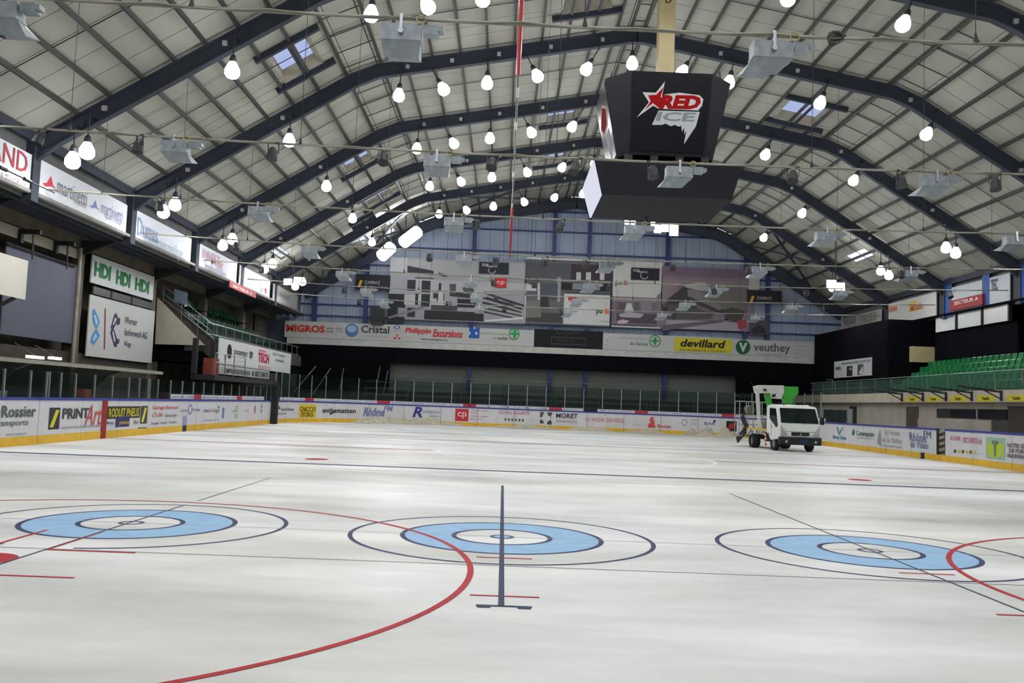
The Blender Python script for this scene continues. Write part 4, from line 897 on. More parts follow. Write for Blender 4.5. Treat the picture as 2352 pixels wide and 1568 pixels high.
wall_patch('recess', 2248, 2315, 1.72, 2.12, mat('unlit_pane'), .05); wall_patch('door', 2282, 2316, 0, 1.7, mat('grey_door', (70,66,60), .7)); wall_patch('bay_wall', 2316, 2420, 0, 2.25, mat('dark_bay_wall', (66,60,54), .85)); wall_patch('half_wall', 2112, 2280, 0, 1.68, mat('beige_concrete'), .08)  # bay wall is a flat patch in dark brown
wall_patch('door', 1952, 1968, 0, 2.2, mat('dark_recess')); wall_patch('door_frame', 1951, 1960, 0, 2.05, mat('white_frame', (180,180,176), .6), .07); wall_patch('window', 1893, 1945, .3, 1.98, mat('unlit_grey_glass', (62,72,74), .2), .03)
mb = MB(); mb.box(XF, 22, 2.39, XF+.44, 59, 2.5); mb.box(XF-.02, 22, 2.39, XF+.06, 59, 2.87)
fo = mb.build('balcony_edge', mat('fascia_beige', (184,176,158), .8, var=.12), label='beige concrete balcony edge of the right stand', cat='balcony')
YPn = Plane('X', XF-.03)
for i, (x0, x1) in enumerate(((2081,2110),(2129,2160),(2183,2219),(2244,2285),(2313,2358))):
    ua, ub = YPn.uv(x0, 915)[0], YPn.uv(x1, 915)[0]
    o = board('balcony_sign', 'small yellow board with black lettering on the right balcony edge, %s from the left' % ORD[i], 'sign', YPn, x0, 908, x1, 922, (208,196,56), zfix=(2.42, 2.67), thick=.02, group='yellow boards on the right balcony edge')
    mb = MB(); a_, f_ = text2d('Tuninfo', .03); 
    mb.add([YPn.pt(ua+(ub-ua)*(.3+.4*x), 2.48+.13*y, .02) for x, y in a_], f_); mb.build('lettering', flat((50,46,30)), o)
arm_m = mat('black_arm', (30,30,36), .5, var=.1)
for i, (px, py) in enumerate(((2072,905),(2120,905),(2173,905),(2232,906),(2300,907),(1975,903))):
    if i == 5: continue
    y = at(px, py, X=XF-.05).y; mb = MB()
    mb.bar((XF-.06, y, 2.44), (XF-.06, y, 2.84), .07, .07); mb.bar((XF-.05, y, 2.78), (XF-1.75, y, 2.95), .06, .07); mb.bar((XF-.05, y, 2.5), (XF-.75, y, 2.84), .04, .04)
    mb.build('awning_arm', arm_m, label='black awning arm sticking out over the right boards, %s from the left' % ORD[i], cat='bracket', group='black awning arms on the right balcony')
rr_ = empty('balcony_railing', (XF+.1, 45, 2.5), 'grey railing with clear panes along the right balcony edge', 'railing')
mb = MB(); mb.tube([(XF+.1, 25, 3.62), (XF+.1, 55, 3.62)], .025, 6); mb.build('handrail', rail, rr_)
mb = MB(); mb.tube([(XF+.1, 46.3, 3.2), (XF+.1, 55, 3.2)], .02, 6); mb.build('handrail', rail, rr_)
for j in range(17):
    y = 25+1.85*j; mb = MB(); mb.tube([(XF+.1, y, 2.5), (XF+.1, y, 3.62)], .024, 5); mb.build('post', rail, rr_)
    if j < 16: mb = MB(); mb.box(XF+.095, y+.04, 2.9, XF+.105, y+1.81, 3.56); mb.build('pane', glass('teal_pane', (200,226,216), .95, haze=.16), rr_)
# seat tiers
trb = MB(); RROWS = []
for r in range(6):
    x = 20.15+.8*r; z = 2.55+.37*r; trb.box(x-.35, 24, 2.4, x+.45+(.4 if r == 5 else 0), 45.6+.7*min(r, 4) if r < 5 else 38.2, z); RROWS.append((x, z))
trb.build('seat_tiers', mat('tier_concrete', (96,98,94), .9, var=.2), label='concrete tiers under the bright green seats of the right stand', cat='stand')
for r, (x, z) in enumerate(RROWS):
    y = 45.2+.7*min(r, 4) if r < 5 else 38.0
    jj = 0
    while y > 31:
        jj += 1
        if r == 5 and 32.3 < y < 33.5: y -= .5; continue
        link('stadium_seat', sm, None, Vector((x, y, z)), label='%s green seat from the far end in the %s row of the right stand' % (ordw(jj), ['front', 'second', 'third', 'fourth', 'fifth', 'topmost'][r]), cat='seat', group='seats in the %s row of the right stand' % ['front', 'second', 'third', 'fourth', 'fifth', 'topmost'][r]); y -= .5
# black wall behind the seats; the panes' lit look is only pale colour
RW = Plane('X', RIGHT_E+.0)
bw = MB(); bw.box(23.95, 40.4, 4.2, 24.1, 48.2, 6.42); bw.box(23.75, 40.4, 7.28, 23.95, 48.2, 7.34)
bo = bw.build('press_box_wall', dark, label='black wall with a row of pale panes behind the green seats', cat='wall')
for (x0, x1) in ((2150,2197),(2201,2256),(2260,2318)):
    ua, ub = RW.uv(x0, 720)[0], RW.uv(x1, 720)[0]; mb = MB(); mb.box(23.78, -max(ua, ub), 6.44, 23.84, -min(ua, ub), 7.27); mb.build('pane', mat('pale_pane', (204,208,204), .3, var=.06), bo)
    mb = MB(); mb.box(23.7, -max(ua, ub)-.12, 6.4, 23.86, -max(ua, ub)-.02, 7.28); mb.build('mullion', arm_m, bo)
mb = MB(); mb.box(24.6, 30, 4.5, 24.75, 37.6, 6.42); mb.box(23.75, 30, 7.28, 23.95, 39.6, 7.34); b2o = mb.build('press_box_wall', dark, label='black wall section at the right picture edge behind the seats', cat='wall')
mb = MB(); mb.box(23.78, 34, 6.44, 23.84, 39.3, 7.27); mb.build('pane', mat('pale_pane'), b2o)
for k, y in enumerate(FR[1:5]):
    mb = MB(); mb.box(24.12, y-.28, 4.75, 24.5, y+.28, 7.25); mb.build('black_column', arm_m, label='black column under the right eave, %s from the far wall' % ORD[k], cat='column', group='black columns under the right eave')
mb = MB(); mb.box(21.7, 48.9, 2.4, 27.4, 49.0, 7.2) ; mb.build('dark_void_sheet', dark, loc=(24.5, 48.9, 2.4), label='black sheet standing for the dark void beyond the green seats', cat='wall')  # black sheet put in for the unlit void past the seats
mb = MB(); c0, c1 = at(2092, 795, Y=48.7), at(2145, 833, Y=48.7); mb.box(c0.x, 48.6, c1.z, c1.x, 48.88, c0.z); 
o = mb.build('cream_cabinet', mat('cream_wood', (186,172,130), .7, var=.08), label='cream box panel on the black void sheet left of the seats', cat='panel')
mb = MB(); mb.box(21.62, 49.0, 2.4, 21.75, 60.6, 7.2); mb.build('black_screen_wall', dark, label='black wall carrying the white donor board on the right', cat='wall')  # upper part is black fill for the dark void above the wall
SB = Plane('X', 21.55)
board('donor_board', 'white board with black headline and two dark pictures on the right black wall', 'sign', SB, 1916, 831, 2001, 860, (190,194,192), zfix=(4.08, 5.15),
   texts=[("AMICALE DES SUPPORTERS DU HOCKEY CLUB", 1934, 828, 1999, 834, (60,64,70), .01), ('RED', 1921, 842, 1932, 849, (60,60,66), .03)], rects=[(1945,841,1958,863,(40,44,48)), (1970,837,1983,860,(70,74,76))], polys=[([(1972,858),(1981,840),(1983,860)], (190,194,192)), ([(1950,848),(1954,842),(1957,850)], (150,154,156))])
# eave boards on the right
RS = Plane('X', RIGHT_E-.12); ZR = (7.36, 8.68); RG = 'advertising boards along the right eave'
board('eave_sign', 'grey eave board with dark scripted lettering, farthest on the right', 'sign', RS, 1932, 720, 2024, 760, (164,164,158), zfix=(7.4, 8.5), group=RG, texts=[('VALLDOR', 1938, 727, 1966, 745, (110,108,104), .01, .2), ('VALLEUR', 1978, 720, 2014, 738, (110,108,104), .01, .2), ('VALAIS', 1955, 746, 1978, 752, (150,120,100)), ('MARTIGNY', 1990, 738, 2014, 746, (170,130,110))])
board('eave_sign', 'white eave board with two small orange logos', 'sign', RS, 2034, 690, 2150, 735, (194,196,190), zfix=ZR, group=RG, texts=[('Valvins', 2040, 700, 2062, 716, (206,130,90), .02, .2), ('Moulin', 2092, 697, 2122, 712, (206,120,80), .02, .2)], rects=[(2088,694,2106,713,(206,180,90))])
board('eave_sign', 'white eave board with blue blocks and dark capitals above the red plate', 'sign', RS, 2163, 650, 2319, 700, (186,192,196), zfix=ZR, group=RG, texts=[('TEC', 2277, 640, 2292, 668, (60,70,100), .03), ('CON', 2178, 664, 2196, 674, (90,120,150), .0)], rects=[(2171,640,2186,726,(44,84,150)), (2256,620,2273,700,(44,84,150))])
board('eave_sign', 'white eave board with a blue block cut by the right picture edge', 'sign', RS, 2335, 620, 2460, 670, (186,192,196), zfix=ZR, group=RG, rects=[(2346,600,2365,690,(44,84,150))])
a = at(2183, 690, X=RIGHT_E-.2); c = at(2258, 690, X=RIGHT_E-.2); mb = MB(); mb.box(RIGHT_E-.24, c.y, 7.42, RIGHT_E-.1, a.y, 7.95)
o = mb.build('sector_plate', flat((150,34,36)), label='small red plate with white capitals under the right eave boards', cat='sign')
prints(o, Plane('X', RIGHT_E-.25), [('SECTEUR A', 2192, 686.5, 2248, 695, (226,210,206), .025)])
# stairs rail and clutter at the far right corner
mb = MB(); mb.tube([at(1876,920,X=20.5), at(1900,872,X=20.5), at(1912,872,X=20.5)], .03, 5); mb.tube([at(1876,935,X=20.5), at(1900,890,X=20.5)], .03, 5)
P = at(1912,872,X=20.5); mb.tube([P, (P.x, P.y, 2.45)], .03, 5)
mb.build('stair_rail', rail, label='pipe stair railing at the far end of the right balcony', cat='railing')

# ================================================================== HANGING SCOREBOARD
cubem = mat('cube_black', (30,30,36), .45, var=.1); cubem2 = mat('cube_charcoal', (36,36,44), .7, var=.12, spec=.25); CX_, CY_ = 4.82, 28.25
cube = empty('hanging_scoreboard', (CX_, CY_, 8.2), 'black octagonal scoreboard cube with a red star emblem hanging over the ice', 'scoreboard')
def octo(hx, hy, fx, z): 
    fy = hy-(hx-fx)
    return [(CX_-fx,CY_-hy,z),(CX_+fx,CY_-hy,z),(CX_+hx,CY_-fy,z),(CX_+hx,CY_+fy,z),(CX_+fx,CY_+hy,z),(CX_-fx,CY_+hy,z),(CX_-hx,CY_+fy,z),(CX_-hx,CY_-fy,z)]
UB, UT = octo(1.5,1.5,1.2,9.52), octo(2.0,2.05,1.26,12.0)
MB().hexa(UB, UT).build('upper_body', cubem2, cube)
LB, LT = octo(2.02,1.75,1.92,8.16), octo(2.3,2.0,2.08,9.22)
MB().hexa(LB, LT).build('lower_body', cubem2, cube)
def face_quad(b0, b1, t1, t0, i0, i1, j0, j1, off):
    b0, b1, t1, t0 = map(Vector, (b0, b1, t1, t0)); n = (b1-b0).cross(t0-b0).normalized()
    f = lambda u, v: (b0*(1-u)+b1*u)*(1-v)+(t0*(1-u)+t1*u)*v+n*off
    return f, n
f, n = face_quad(UB[0], UB[1], UT[1], UT[0], 0, 0, 0, 0, .0)
def on(f, n, pts, off): return [f(u, v)+n*off for u, v in pts]
scr = MB().slab(on(f, n, [(.03,.05),(.97,.05),(.97,.97),(.03,.97)], 0), n*.03); front = scr.build('front_screen', mat('screen_black', (12,12,20), .25, var=.05), cube)
# emblem in face coordinates (u 0..1 across, v 0..1 up)
def em(name, pts, off, rgb): MB().poly(on(f, n, pts, off)).build(name, emit('screen_%d_%d_%d' % rgb, rgb, .34), front)
def px2uv(px, py):
    r = ray(px, py); p0 = f(0, 0); t = (p0-Vector((0,0,CAM_H))).dot(n)/r.dot(n); P = Vector((0,0,CAM_H))+r*t
    v = (P.z-p0.z)/(f(0,1).z-p0.z); a = f(0, v); c = f(1, v); return (P.x-a.x)/(c.x-a.x), v
q = lambda pts: [px2uv(*p) for p in pts]
em('emblem_outline', q([(1527,187),(1520,222),(1527,217),(1560,213),(1606,219),(1615,228),(1612,243),(1603,254),(1512,250),(1500,243),(1462,270),(1490,235),(1475,212),(1506,213)]), .036, (225,222,222))
em('emblem_star', q([(1524,200),(1517,222),(1532,240),(1514,249),(1499,237),(1480,253),(1494,233),(1488,219),(1507,218)]), .040, (176,34,34))
em('emblem_drips', q([(1512,254),(1607,257),(1598,290),(1570,332),(1576,300),(1571,309),(1571,293),(1566,303),(1564,289),(1558,291),(1550,287),(1540,290),(1528,284),(1520,287),(1497,287)]), .036, (206,210,212))
def scr_text(string, x0, y0, x1, y1, rgb, off, bold, shear):
    a, fs = text2d(string, bold); vs = []
    for x, y in a: u, v = px2uv(x0+(x1-x0)*x+shear*(y-.5)*(y1-y0), y1+(y0-y1)*y+(x-.5)*.02*(x1-x0)); vs.append(f(u, v)+n*off)
    MB().add(vs, fs).build('emblem_lettering', emit('screen_%d_%d_%d' % rgb, rgb, .34), front)
scr_text('RED', 1517, 219, 1609, 251, (176,34,34), .044, .06, .3)
scr_text('ICE', 1508, 258, 1596, 279, (146,156,156), .044, .035, .3)
# left side screen with the same emblem seen edge on, and the lit lower side screen
f2, n2 = face_quad(UB[6], UB[7], UT[7], UT[6], 0, 0, 0, 0, 0)
sd = MB().slab([f2(u, v)+n2*0 for u, v in ((.04,.04),(.96,.04),(.96,.97),(.04,.97))], n2*.03).build('side_screen', mat('screen_black'), cube)
def em2(pts, rgb, off): MB().poly([f2(u, v)+n2*off for u, v in pts]).build('side_emblem', emit('screen_%d_%d_%d' % rgb, rgb, .34), sd)
em2([(.5,.84),(.85,.7),(.7,.5),(.3,.45),(.1,.62)], (200,170,170), .036); em2([(.5,.8),(.78,.69),(.66,.53),(.34,.5),(.18,.62)], (130,60,60), .04); em2([(.4,.44),(.75,.46),(.7,.2),(.6,.05),(.5,.2)], (170,174,180), .036)
f3, n3 = face_quad(LB[6], LB[7], LT[7], LT[6], 0, 0, 0, 0, 0)
MB().slab([f3(u, v) for u, v in ((.0,.0),(1,.0),(1,1),(0,1))], n3*.05).build('lit_side_screen', emit('lit_screen', (214,216,232), .55), cube, label='bright white lit screen')
for x in (-1.2, -.4, .4, 1.2): mb = MB(); mb.box(CX_+x-.12, CY_-1.5, 9.2, CX_+x+.12, CY_+1.5, 9.54); mb.build('bracket', mat('dark_bracket', (52,48,34), .7), cube)
for x, y in ((-1.8,-1.1),(1.6,-1.6),(1.9,1.2),(-1.9,1.3)): mb = MB(); mb.tube([(CX_+x, CY_+y, 11.97), (CX_+x*.98, CY_+y*.98, 12.27)], .04, 6); mb.build('lifting_eye', steel, cube)
mb = MB(); mb.tube([(4.62, 29.3, 8.2), (4.66, 29.35, 7.9), (4.6, 29.4, 7.75)], .03, 6); mb.build('dangling_cable', mat('black_bar'), cube)
mb = MB(); mb.box(4.68, 28.0, 12.0, 5.2, 28.5, 16.2)
hc = mb.build('hoist_column', mat('cream_steel', (158,146,104), .6, var=.08), label='cream steel column carrying the scoreboard cube from the roof', cat='column')
prints(hc, Plane('Y', 28.0), [('D', 1528, -4, 1542, 8, (60,50,30), .03)])

# red pipe running lengthwise below the roof
pipe = MB(); PX_ = .06
pipe.tube([(PX_, y, 12.0) for y in (17, 26.8)], .07, 8, 0); pipe.tube([(PX_, y, 12.0) for y in (26.8, 45.6)], .035, 6, 1); pipe.tube([(PX_, y, 12.0) for y in (45.6, 61.0)], .07, 8, 0)
for y in (28, 31.5, 38.4, 44.6): pipe.tube([(PX_, y, 12.0), (PX_, y+.9, 12.0)], .05, 6, 2)
po_ = pipe.build('lengthwise_pipe', [mat('red_enamel', (196,30,36), .35, var=.08), mat('pipe_grey', (104,106,106), .5, .5), mat('white_wrap', (206,206,206), .5)], label='long thin pipe below the roof with red ends and a grey middle', cat='pipe')
for y in FR[1:6]: mb = MB(); mb.tube([(PX_, y, 12.0), (PX_, y, 14.95)], .008, 4); mb.build('hanger', mat('rod_black'), po_)

# ================================================================== CROSS CABLES WITH FLOODLIGHT BOXES AND SMALL SPOTS
CY = [12.7, 19.7, 26.55, 33.6, 40.6, 47.6, 54.6]; CPY = [56, 357.6, 499, 585.6, 638.4, 676, 703]
CN = ['nearest', 'second', 'third', 'fourth', 'fifth', 'sixth', 'farthest']
tube_m = mat('cable_grey', (126,124,114), .5, .3, var=.2, scale=4)
def cable_z(i, x): z0 = at(1158, CPY[i], Y=CY[i]).z; return z0+.0009*(x-3.5)**2*1.0
bx = MB(); 
def flood_box(shift):
    root = empty('floodlight_box', (0, -50, 0), 'x', 'floodlight')
    mb = MB(); mb.box(-.3, -.02, -.52, .3, .3, -.1); mb.box(-.31, -.03, -.56, .31, .31, -.5); mb.build('housing', galv, root, smooth=False)
    return root
def make_box_proto(shift):
    root = empty('floodlight_box', (0, 0, 0)); 
    mb = MB(); mb.box(-.3, -.02, -.3, .3, .26, -.08); mb.box(-.308, -.03, -.335, .308, .27, -.3); mb.build('housing', galv, root)
    a = [(-.3,0,-.335),(.3,0,-.335),(.3,.26,-.335),(-.3,.26,-.335)]; b_ = [(-.26+shift,.16,-.54),(.26+shift,.16,-.54),(.26+shift,.55,-.45),(-.26+shift,.55,-.45)]
    mb = MB(); mb.add(a+b_, [(0,1,5,4),(1,2,6,5),(2,3,7,6),(3,0,4,7)]); mb.build('visor', galv, root)
    mb = MB(); mb.box(.33, .02, -.21, .56, .2, -.07); mb.box(.54, .0, -.17, .63, .16, -.1); mb.build('ballast', galv, root)
    mb = MB(); mb.box(-.022, -.06, -.22, .022, -.02, .06); mb.tube([(0, -.08, -.21), (0, -.03, -.21)], .04, 10); mb.build('strap', mat('strap_zinc', (176,180,186), .3, .8), root)
    mb = MB(); pts = [(.3+.07*math.cos(t), -.05, -.02+.06*math.sin(t)) for t in [k*.7 for k in range(10)]]; mb.tube(pts, .012, 5); mb.build('wire_loop', mat('yellowed_wire', (170,160,110), .6), root)
    return root
protos = [make_box_proto(0.0), make_box_proto(-.16), make_box_proto(.12)]
ptrees = [tree(p_) for p_ in protos]
BOXX = [-7.8, -1.75, 3.85, 9.8, 15.7]
spot_root = empty('spotlight', (0, 0, 0))
mb = MB(); mb.tube([(0, 0, -.12), (0, -.03, -.2), (0, -.06, -.36), (0, -.07, -.4)], [.07, .11, .13, .13], 10); mb.build('can', mat('spot_black', (30,32,34), .5), spot_root)
mb = MB(); mb.bar((-.13, 0, -.25), (-.13, 0, .0), .015, .03); mb.bar((.13, 0, -.25), (.13, 0, .0), .015, .03); mb.bar((-.13, 0, 0), (.13, 0, 0), .03, .02); mb.build('yoke', mat('spot_black'), spot_root)
stree = tree(spot_root)
SPOTS = {1: [93,318,627,883,1132,1327,1497,1823,2068,2285], 2: [362,1095,1290], 3: [540,987,1140,1252,1348,1545,1718,2070], 4: [600,745,1133,1228,1400,1640,1850,2178], 5: [790,1000,1140,1530,1890], 6: [824,1157,1290,1548,1668]}
for i, y in enumerate(CY):
    xs = [-14.3+37.9*k/24 for k in range(25)]
    mb = MB(); mb.tube([(x, y, cable_z(i, x)) for x in xs], .028, 6)
    c_o = mb.build('cross_cable', tube_m, label='thin grey cable pipe spanning the hall, %s from the camera' % ('nearest' if i == 0 else CN[i]) if i < 6 else 'thin grey cable pipe spanning the hall, farthest from the camera', cat='cable', group='cross cables spanning the hall')
    mb = MB(); mb.tube([(x+.03, y-.03, cable_z(i, x)+.03-.05*abs(math.sin(x*1.7))) for x in [-14.3+37.9*k/90 for k in range(91)]], .011, 4); mb.build('power_wire', mat('wire_pale', (150,148,130), .6), c_o)
    for x in [v for v in (-12.6, -10.2, -4.9, 1.0, 6.9, 12.8, 18.9) if not (i == 2 and 2.5 < v < 7.5)]: mb = MB(); mb.tube([(x, y, cable_z(i, x)), (x, y, roof_z(x)-.02)], .007, 4); mb.tube([(x, y, cable_z(i, x)), (x, y, cable_z(i, x)+.16)], [.05, .012], 6); mb.build('suspension_wire', mat('rod_black'), c_o)
    cols = [x for x in BOXX if -60 < project((x, y, 7))[0] < 2400]
    for k, x in enumerate(cols):
        pi_ = 0 if x < 3 and x > -5 else (1 if x > 3 else 2); z = cable_z(i, x); r_ = protos[pi_]
        copy_tree(r_, ptrees[pi_], (x, y, z), label='unlit galvanised floodlight box on the %s cross cable, %s from the left' % (CN[i], ORD[k]), cat='floodlight', group='unlit floodlight boxes on the cross cables')
    for k, px in enumerate(SPOTS.get(i, [])):
        P = at(px, CPY[i], Y=y); z = cable_z(i, P.x)
        copy_tree(spot_root, stree, (P.x, y, z), (random.uniform(-.3,.3), 0, random.uniform(-.8,.8)), label='small black stage spotlight on the %s cross cable, %s from the left' % (CN[i], ORD[k]), cat='spotlight', group='small spotlights on the cross cables')
for p_, t_ in list(zip(protos, ptrees))+[(spot_root, stree)]:
    for k_, g_ in t_: bpy.data.objects.remove(k_)
    bpy.data.objects.remove(p_)
# nearest cable carries a coil, the corner has tension wires and a turnbuckle
mb = MB()
for k in range(6): mb.ring(0, 0, 0, 0, 0, n=3) if False else mb.tube([(4.75+.12*math.cos(t)+.02*k, 12.7+.03*k-.08, cable_z(0, 4.8)-.02+.09*math.sin(t+.3*k)) for t in [j*.63 for j in range(11)]], .015, 5)
mb.build('wire_coil', mat('coil_dark', (70,72,66), .7), label='coiled dark wire on the nearest cross cable at the upper right', cat='coil')
mb = MB(); A, B = at(0, 384, X=-13.9), at(125, 443, X=-13.6); mb.tube([A-(B-A)*.6, B], .02, 5)
for t in (.05, .48): c = A+(B-A)*t; mb.tube([c-(B-A)*.06, c+(B-A)*.06], .055, 8)
mb.build('tension_wire', mat('wire_dark', (50,50,48), .5), label='short tension wire with two turnbuckles in front of the left eave boards', cat='wire')

# ================================================================== LAMPS
lens = emit('lamp_glass', (250,246,255), LENS_E); lens.cycles.emission_sampling = 'NONE'
lroot = empty('hanging_lamp', (0, 0, 0))
mb = MB(); mb.tube([(0,0,-.26),(0,0,-.22),(0,0,-.12),(0,0,.02),(0,0,.16),(0,0,.28)], [.06,.16,.225,.22,.15,.08], 14, caps=False); mb.add([(.06*math.cos(t),.06*math.sin(t),-.26) for t in [k*2*math.pi/14 for k in range(14)]], [tuple(range(14))]); mb.v = mb.v; gl = mb.build('glass', lens, lroot, smooth=True)
mb = MB(); mb.tube([(0,0,.24),(0,0,.36),(0,0,.46)], [.1,.1,.06], 10); mb.build('housing', mat('lamp_housing', (44,42,52), .5), lroot)
mb = MB(); mb.tube([(0,0,.44),(0,0,1.1)], .022, 5); mb.bar((0,0,1.07), (0,.44,1.07), .04, .04); mb.build('hanger', mat('black_bar'), lroot)
ld = bpy.data.lights.new('lamp_light', 'AREA'); ld.shape = 'DISK'; ld.size = .42; ld.energy = LAMP_W; ld.color = (.97, .98, 1.0)
lo_ = bpy.data.objects.new('lamp_light', ld); COL.objects.link(lo_); lo_.parent = lroot; lo_.location = (0, 0, -.3)
pd = bpy.data.lights.new('glow_light', 'POINT'); pd.shadow_soft_size = .16; pd.energy = 8; pd.color = (.97, .98, 1.0)
po2 = bpy.data.objects.new('glow_light', pd); COL.objects.link(po2); po2.parent = lroot; po2.location = (0, 0, -.48)
ltree = tree(lroot)
LX = [-13.1,-12.65,-8.5,-4.44,-2.76,-1.1,.8,2.68,4.42,6.35,8.15,11.66,15.76,20.1,20.5]
def lamp_z(x):
    if x < -12: return roof_z(x)-1.55
    if x > 19: return roof_z(x)-1.75
    return roof_z(x)-1.5
for i in range(1, 10):
    y = FR[i]-.45
    for k, x in enumerate(LX):
        tilt = [0,0,0,.05,-.55,0,-.5,.5,0,.5,.2,.35,.45,0,0][k] if i < 6 else 0
        copy_tree(lroot, ltree, (x, y+(.1 if k in (0, 13) else 0), lamp_z(x)), (0, tilt, 0), label='lit hanging lamp under the %s roof frame from the far wall, %s from the left' % (fname(i), ORD[k]), cat='lamp', group='lit hanging lamps under the roof frames')
for k_, g_ in ltree: bpy.data.objects.remove(k_)
bpy.data.objects.remove(lroot)
# bright floodlights near the far wall
fl_e = emit('flood_glass', (252,250,255), 40.0)
def flood(px, py, Y, w_, h_, d_, label, n_=1, dirx=0, dirz=0):
    P = at(px, py, Y=Y); root = empty('floodlight', (P.x, P.y, P.z), label, 'floodlight')
    for j in range(n_):
        c = P+Vector((dirx, 0, dirz))*(j-(n_-1)/2)
        mb = MB(); mb.hexa([(c.x-w_/2, c.y, c.z-h_/2), (c.x+w_/2, c.y, c.z-h_/2), (c.x+w_/2, c.y+.18, c.z-h_/2+.05), (c.x-w_/2, c.y+.18, c.z-h_/2+.05)], [(c.x-w_/2, c.y+.05, c.z+h_/2), (c.x+w_/2, c.y+.05, c.z+h_/2), (c.x+w_/2, c.y+.22, c.z+h_/2), (c.x-w_/2, c.y+.22, c.z+h_/2)])
        mb.build('housing', mat('flood_grey', (90,92,98), .5), root)
        mb = MB(); mb.poly([(c.x-w_*.45, c.y-.012, c.z-h_*.45), (c.x+w_*.45, c.y-.012, c.z-h_*.45), (c.x+w_*.45, c.y+.035, c.z+h_*.45), (c.x-w_*.45, c.y+.035, c.z+h_*.45)]); mb.build('glass', fl_e, root)
    mb = MB(); mb.tube([P+Vector((0,.1,h_/2)), Vector((P.x, P.y+.1, max(P.z+h_, roof_z(P.x)+.14)))], .03, 5); mb.build('hanger', steel, root)
    return root
def flood_long(x0, y0, x1, y1, Y, h, label):
    A, B = at(x0, y0, Y=Y), at(x1, y1, Y=Y); d = (B-A).normalized(); up = Vector((-d.z, 0, d.x))*h/2; root = empty('floodlight', (A+B)/2, label, 'floodlight')
    mb = MB(); mb.slab([A-up*1.1-d*.06, B-up*1.1+d*.06, B+up*1.1+d*.06, A+up*1.1-d*.06], (0, .2, 0)); mb.build('housing', mat('flood_grey', (90,92,98), .5), root)
    mb = MB(); k = 6; pts = [B+up*math.cos(t)+d*abs(h*.3)*math.sin(t) for t in [math.pi*q_/k for q_ in range(k+1)]]+[A-up*math.cos(t)-d*abs(h*.3)*math.sin(t) for t in [math.pi*q_/k for q_ in range(k+1)]]
    mb.poly([p_-Vector((0, .02, 0)) for p_ in pts]); mb.build('glass', fl_e, root)
    for t in (.1, .9):
        P = A*(1-t)+B*t; mb = MB(); mb.tube([P+Vector((0, .12, 0)), Vector((P.x, P.y+.12, roof_z(P.x)+.14))], .03, 5); mb.build('hanger', steel, root)
flood_long(876, 588, 899, 567, 57.5, .8, 'long dazzling floodlight before the far wall, lower left one')
flood_long(926, 557, 960, 531, 57.5, .8, 'long dazzling floodlight before the far wall, upper left one')
flood(672, 645, 52.5, .5, .4, 0, 'pair of dazzling floodlights near the left eave by the far wall', 2, .6, .12)
flood(1920, 655, 50.0, .6, .5, 0, 'dazzling floodlight pair under the right roof near the far wall', 2, .5, -.14)
flood(1548, 527, 57.5, .62, .9, 0, 'dazzling single floodlight below the cube, rightmost'); flood(1519, 524, 57.5, .5, .6, 0, 'dazzling double floodlight below the cube, middle', 2, .5, .1)
flood(1500, 514, 58.5, .3, .3, 0, 'small floodlight below the cube between the pair and the big ones'); flood(1447, 511, 58.5, .33, .3, 0, 'pair of small floodlights below the left part of the cube', 2, .42, 0)

# ================================================================== TRUCK WITH LIFT
tk = empty('lift_truck', (12.75, 38.5, 0), 'white lift truck with green boom parked on the far right ice', 'truck')
def T(x, y, z, a=.1): return Vector((12.8+x*math.cos(a)-y*math.sin(a), 38.5+x*math.sin(a)+y*math.cos(a), z))
class TB(MB):
    def tbuild(s, name, M, parent=None, bevel=0, **k):
        s.v = [tuple(T(*p)) for p in s.v]; o = s.build(name, M, parent or tk, **k)
        if bevel:
            md = o.modifiers.new('bevel', 'BEVEL'); md.width = bevel; md.segments = 2; md.limit_method = 'ANGLE'
        return o
white = mat('truck_white', (226,230,222), .3, var=.04); tyre = mat('tyre_black', (22,22,24), .85, var=.1); blk = mat('truck_black', (18,18,22), .55, var=.1)
wind = mat('windscreen', (20,32,32), .06, var=.1); limeg = mat('lift_green', (52,160,48), .4, var=.08); alu = mat('lift_alu', (170,174,172), .4, .5)
W2 = .92
def yz(pts, x0, x1, tb=None): t = tb or TB(); return t.slab([(x0, a, b_) for a, b_ in pts], (x1-x0, 0, 0))
cab = yz([(-.78,.56),(-.8,.8),(-.76,1.2),(-.44,1.9),(-.3,1.97),(.6,1.99),(.66,1.9),(.68,.78),(.42,.74),(.38,.6),(.2,.44)], -W2, W2).tbuild('cab', white, bevel=.05)
def skin(pts, off=0): return pts
ws_ = TB(); ws_.slab([(-.85,-.765,1.24),(.85,-.765,1.24),(.8,-.475,1.87),(-.8,-.475,1.87)], (0,-.012,.006)); ws_.tbuild('windscreen', wind, cab)
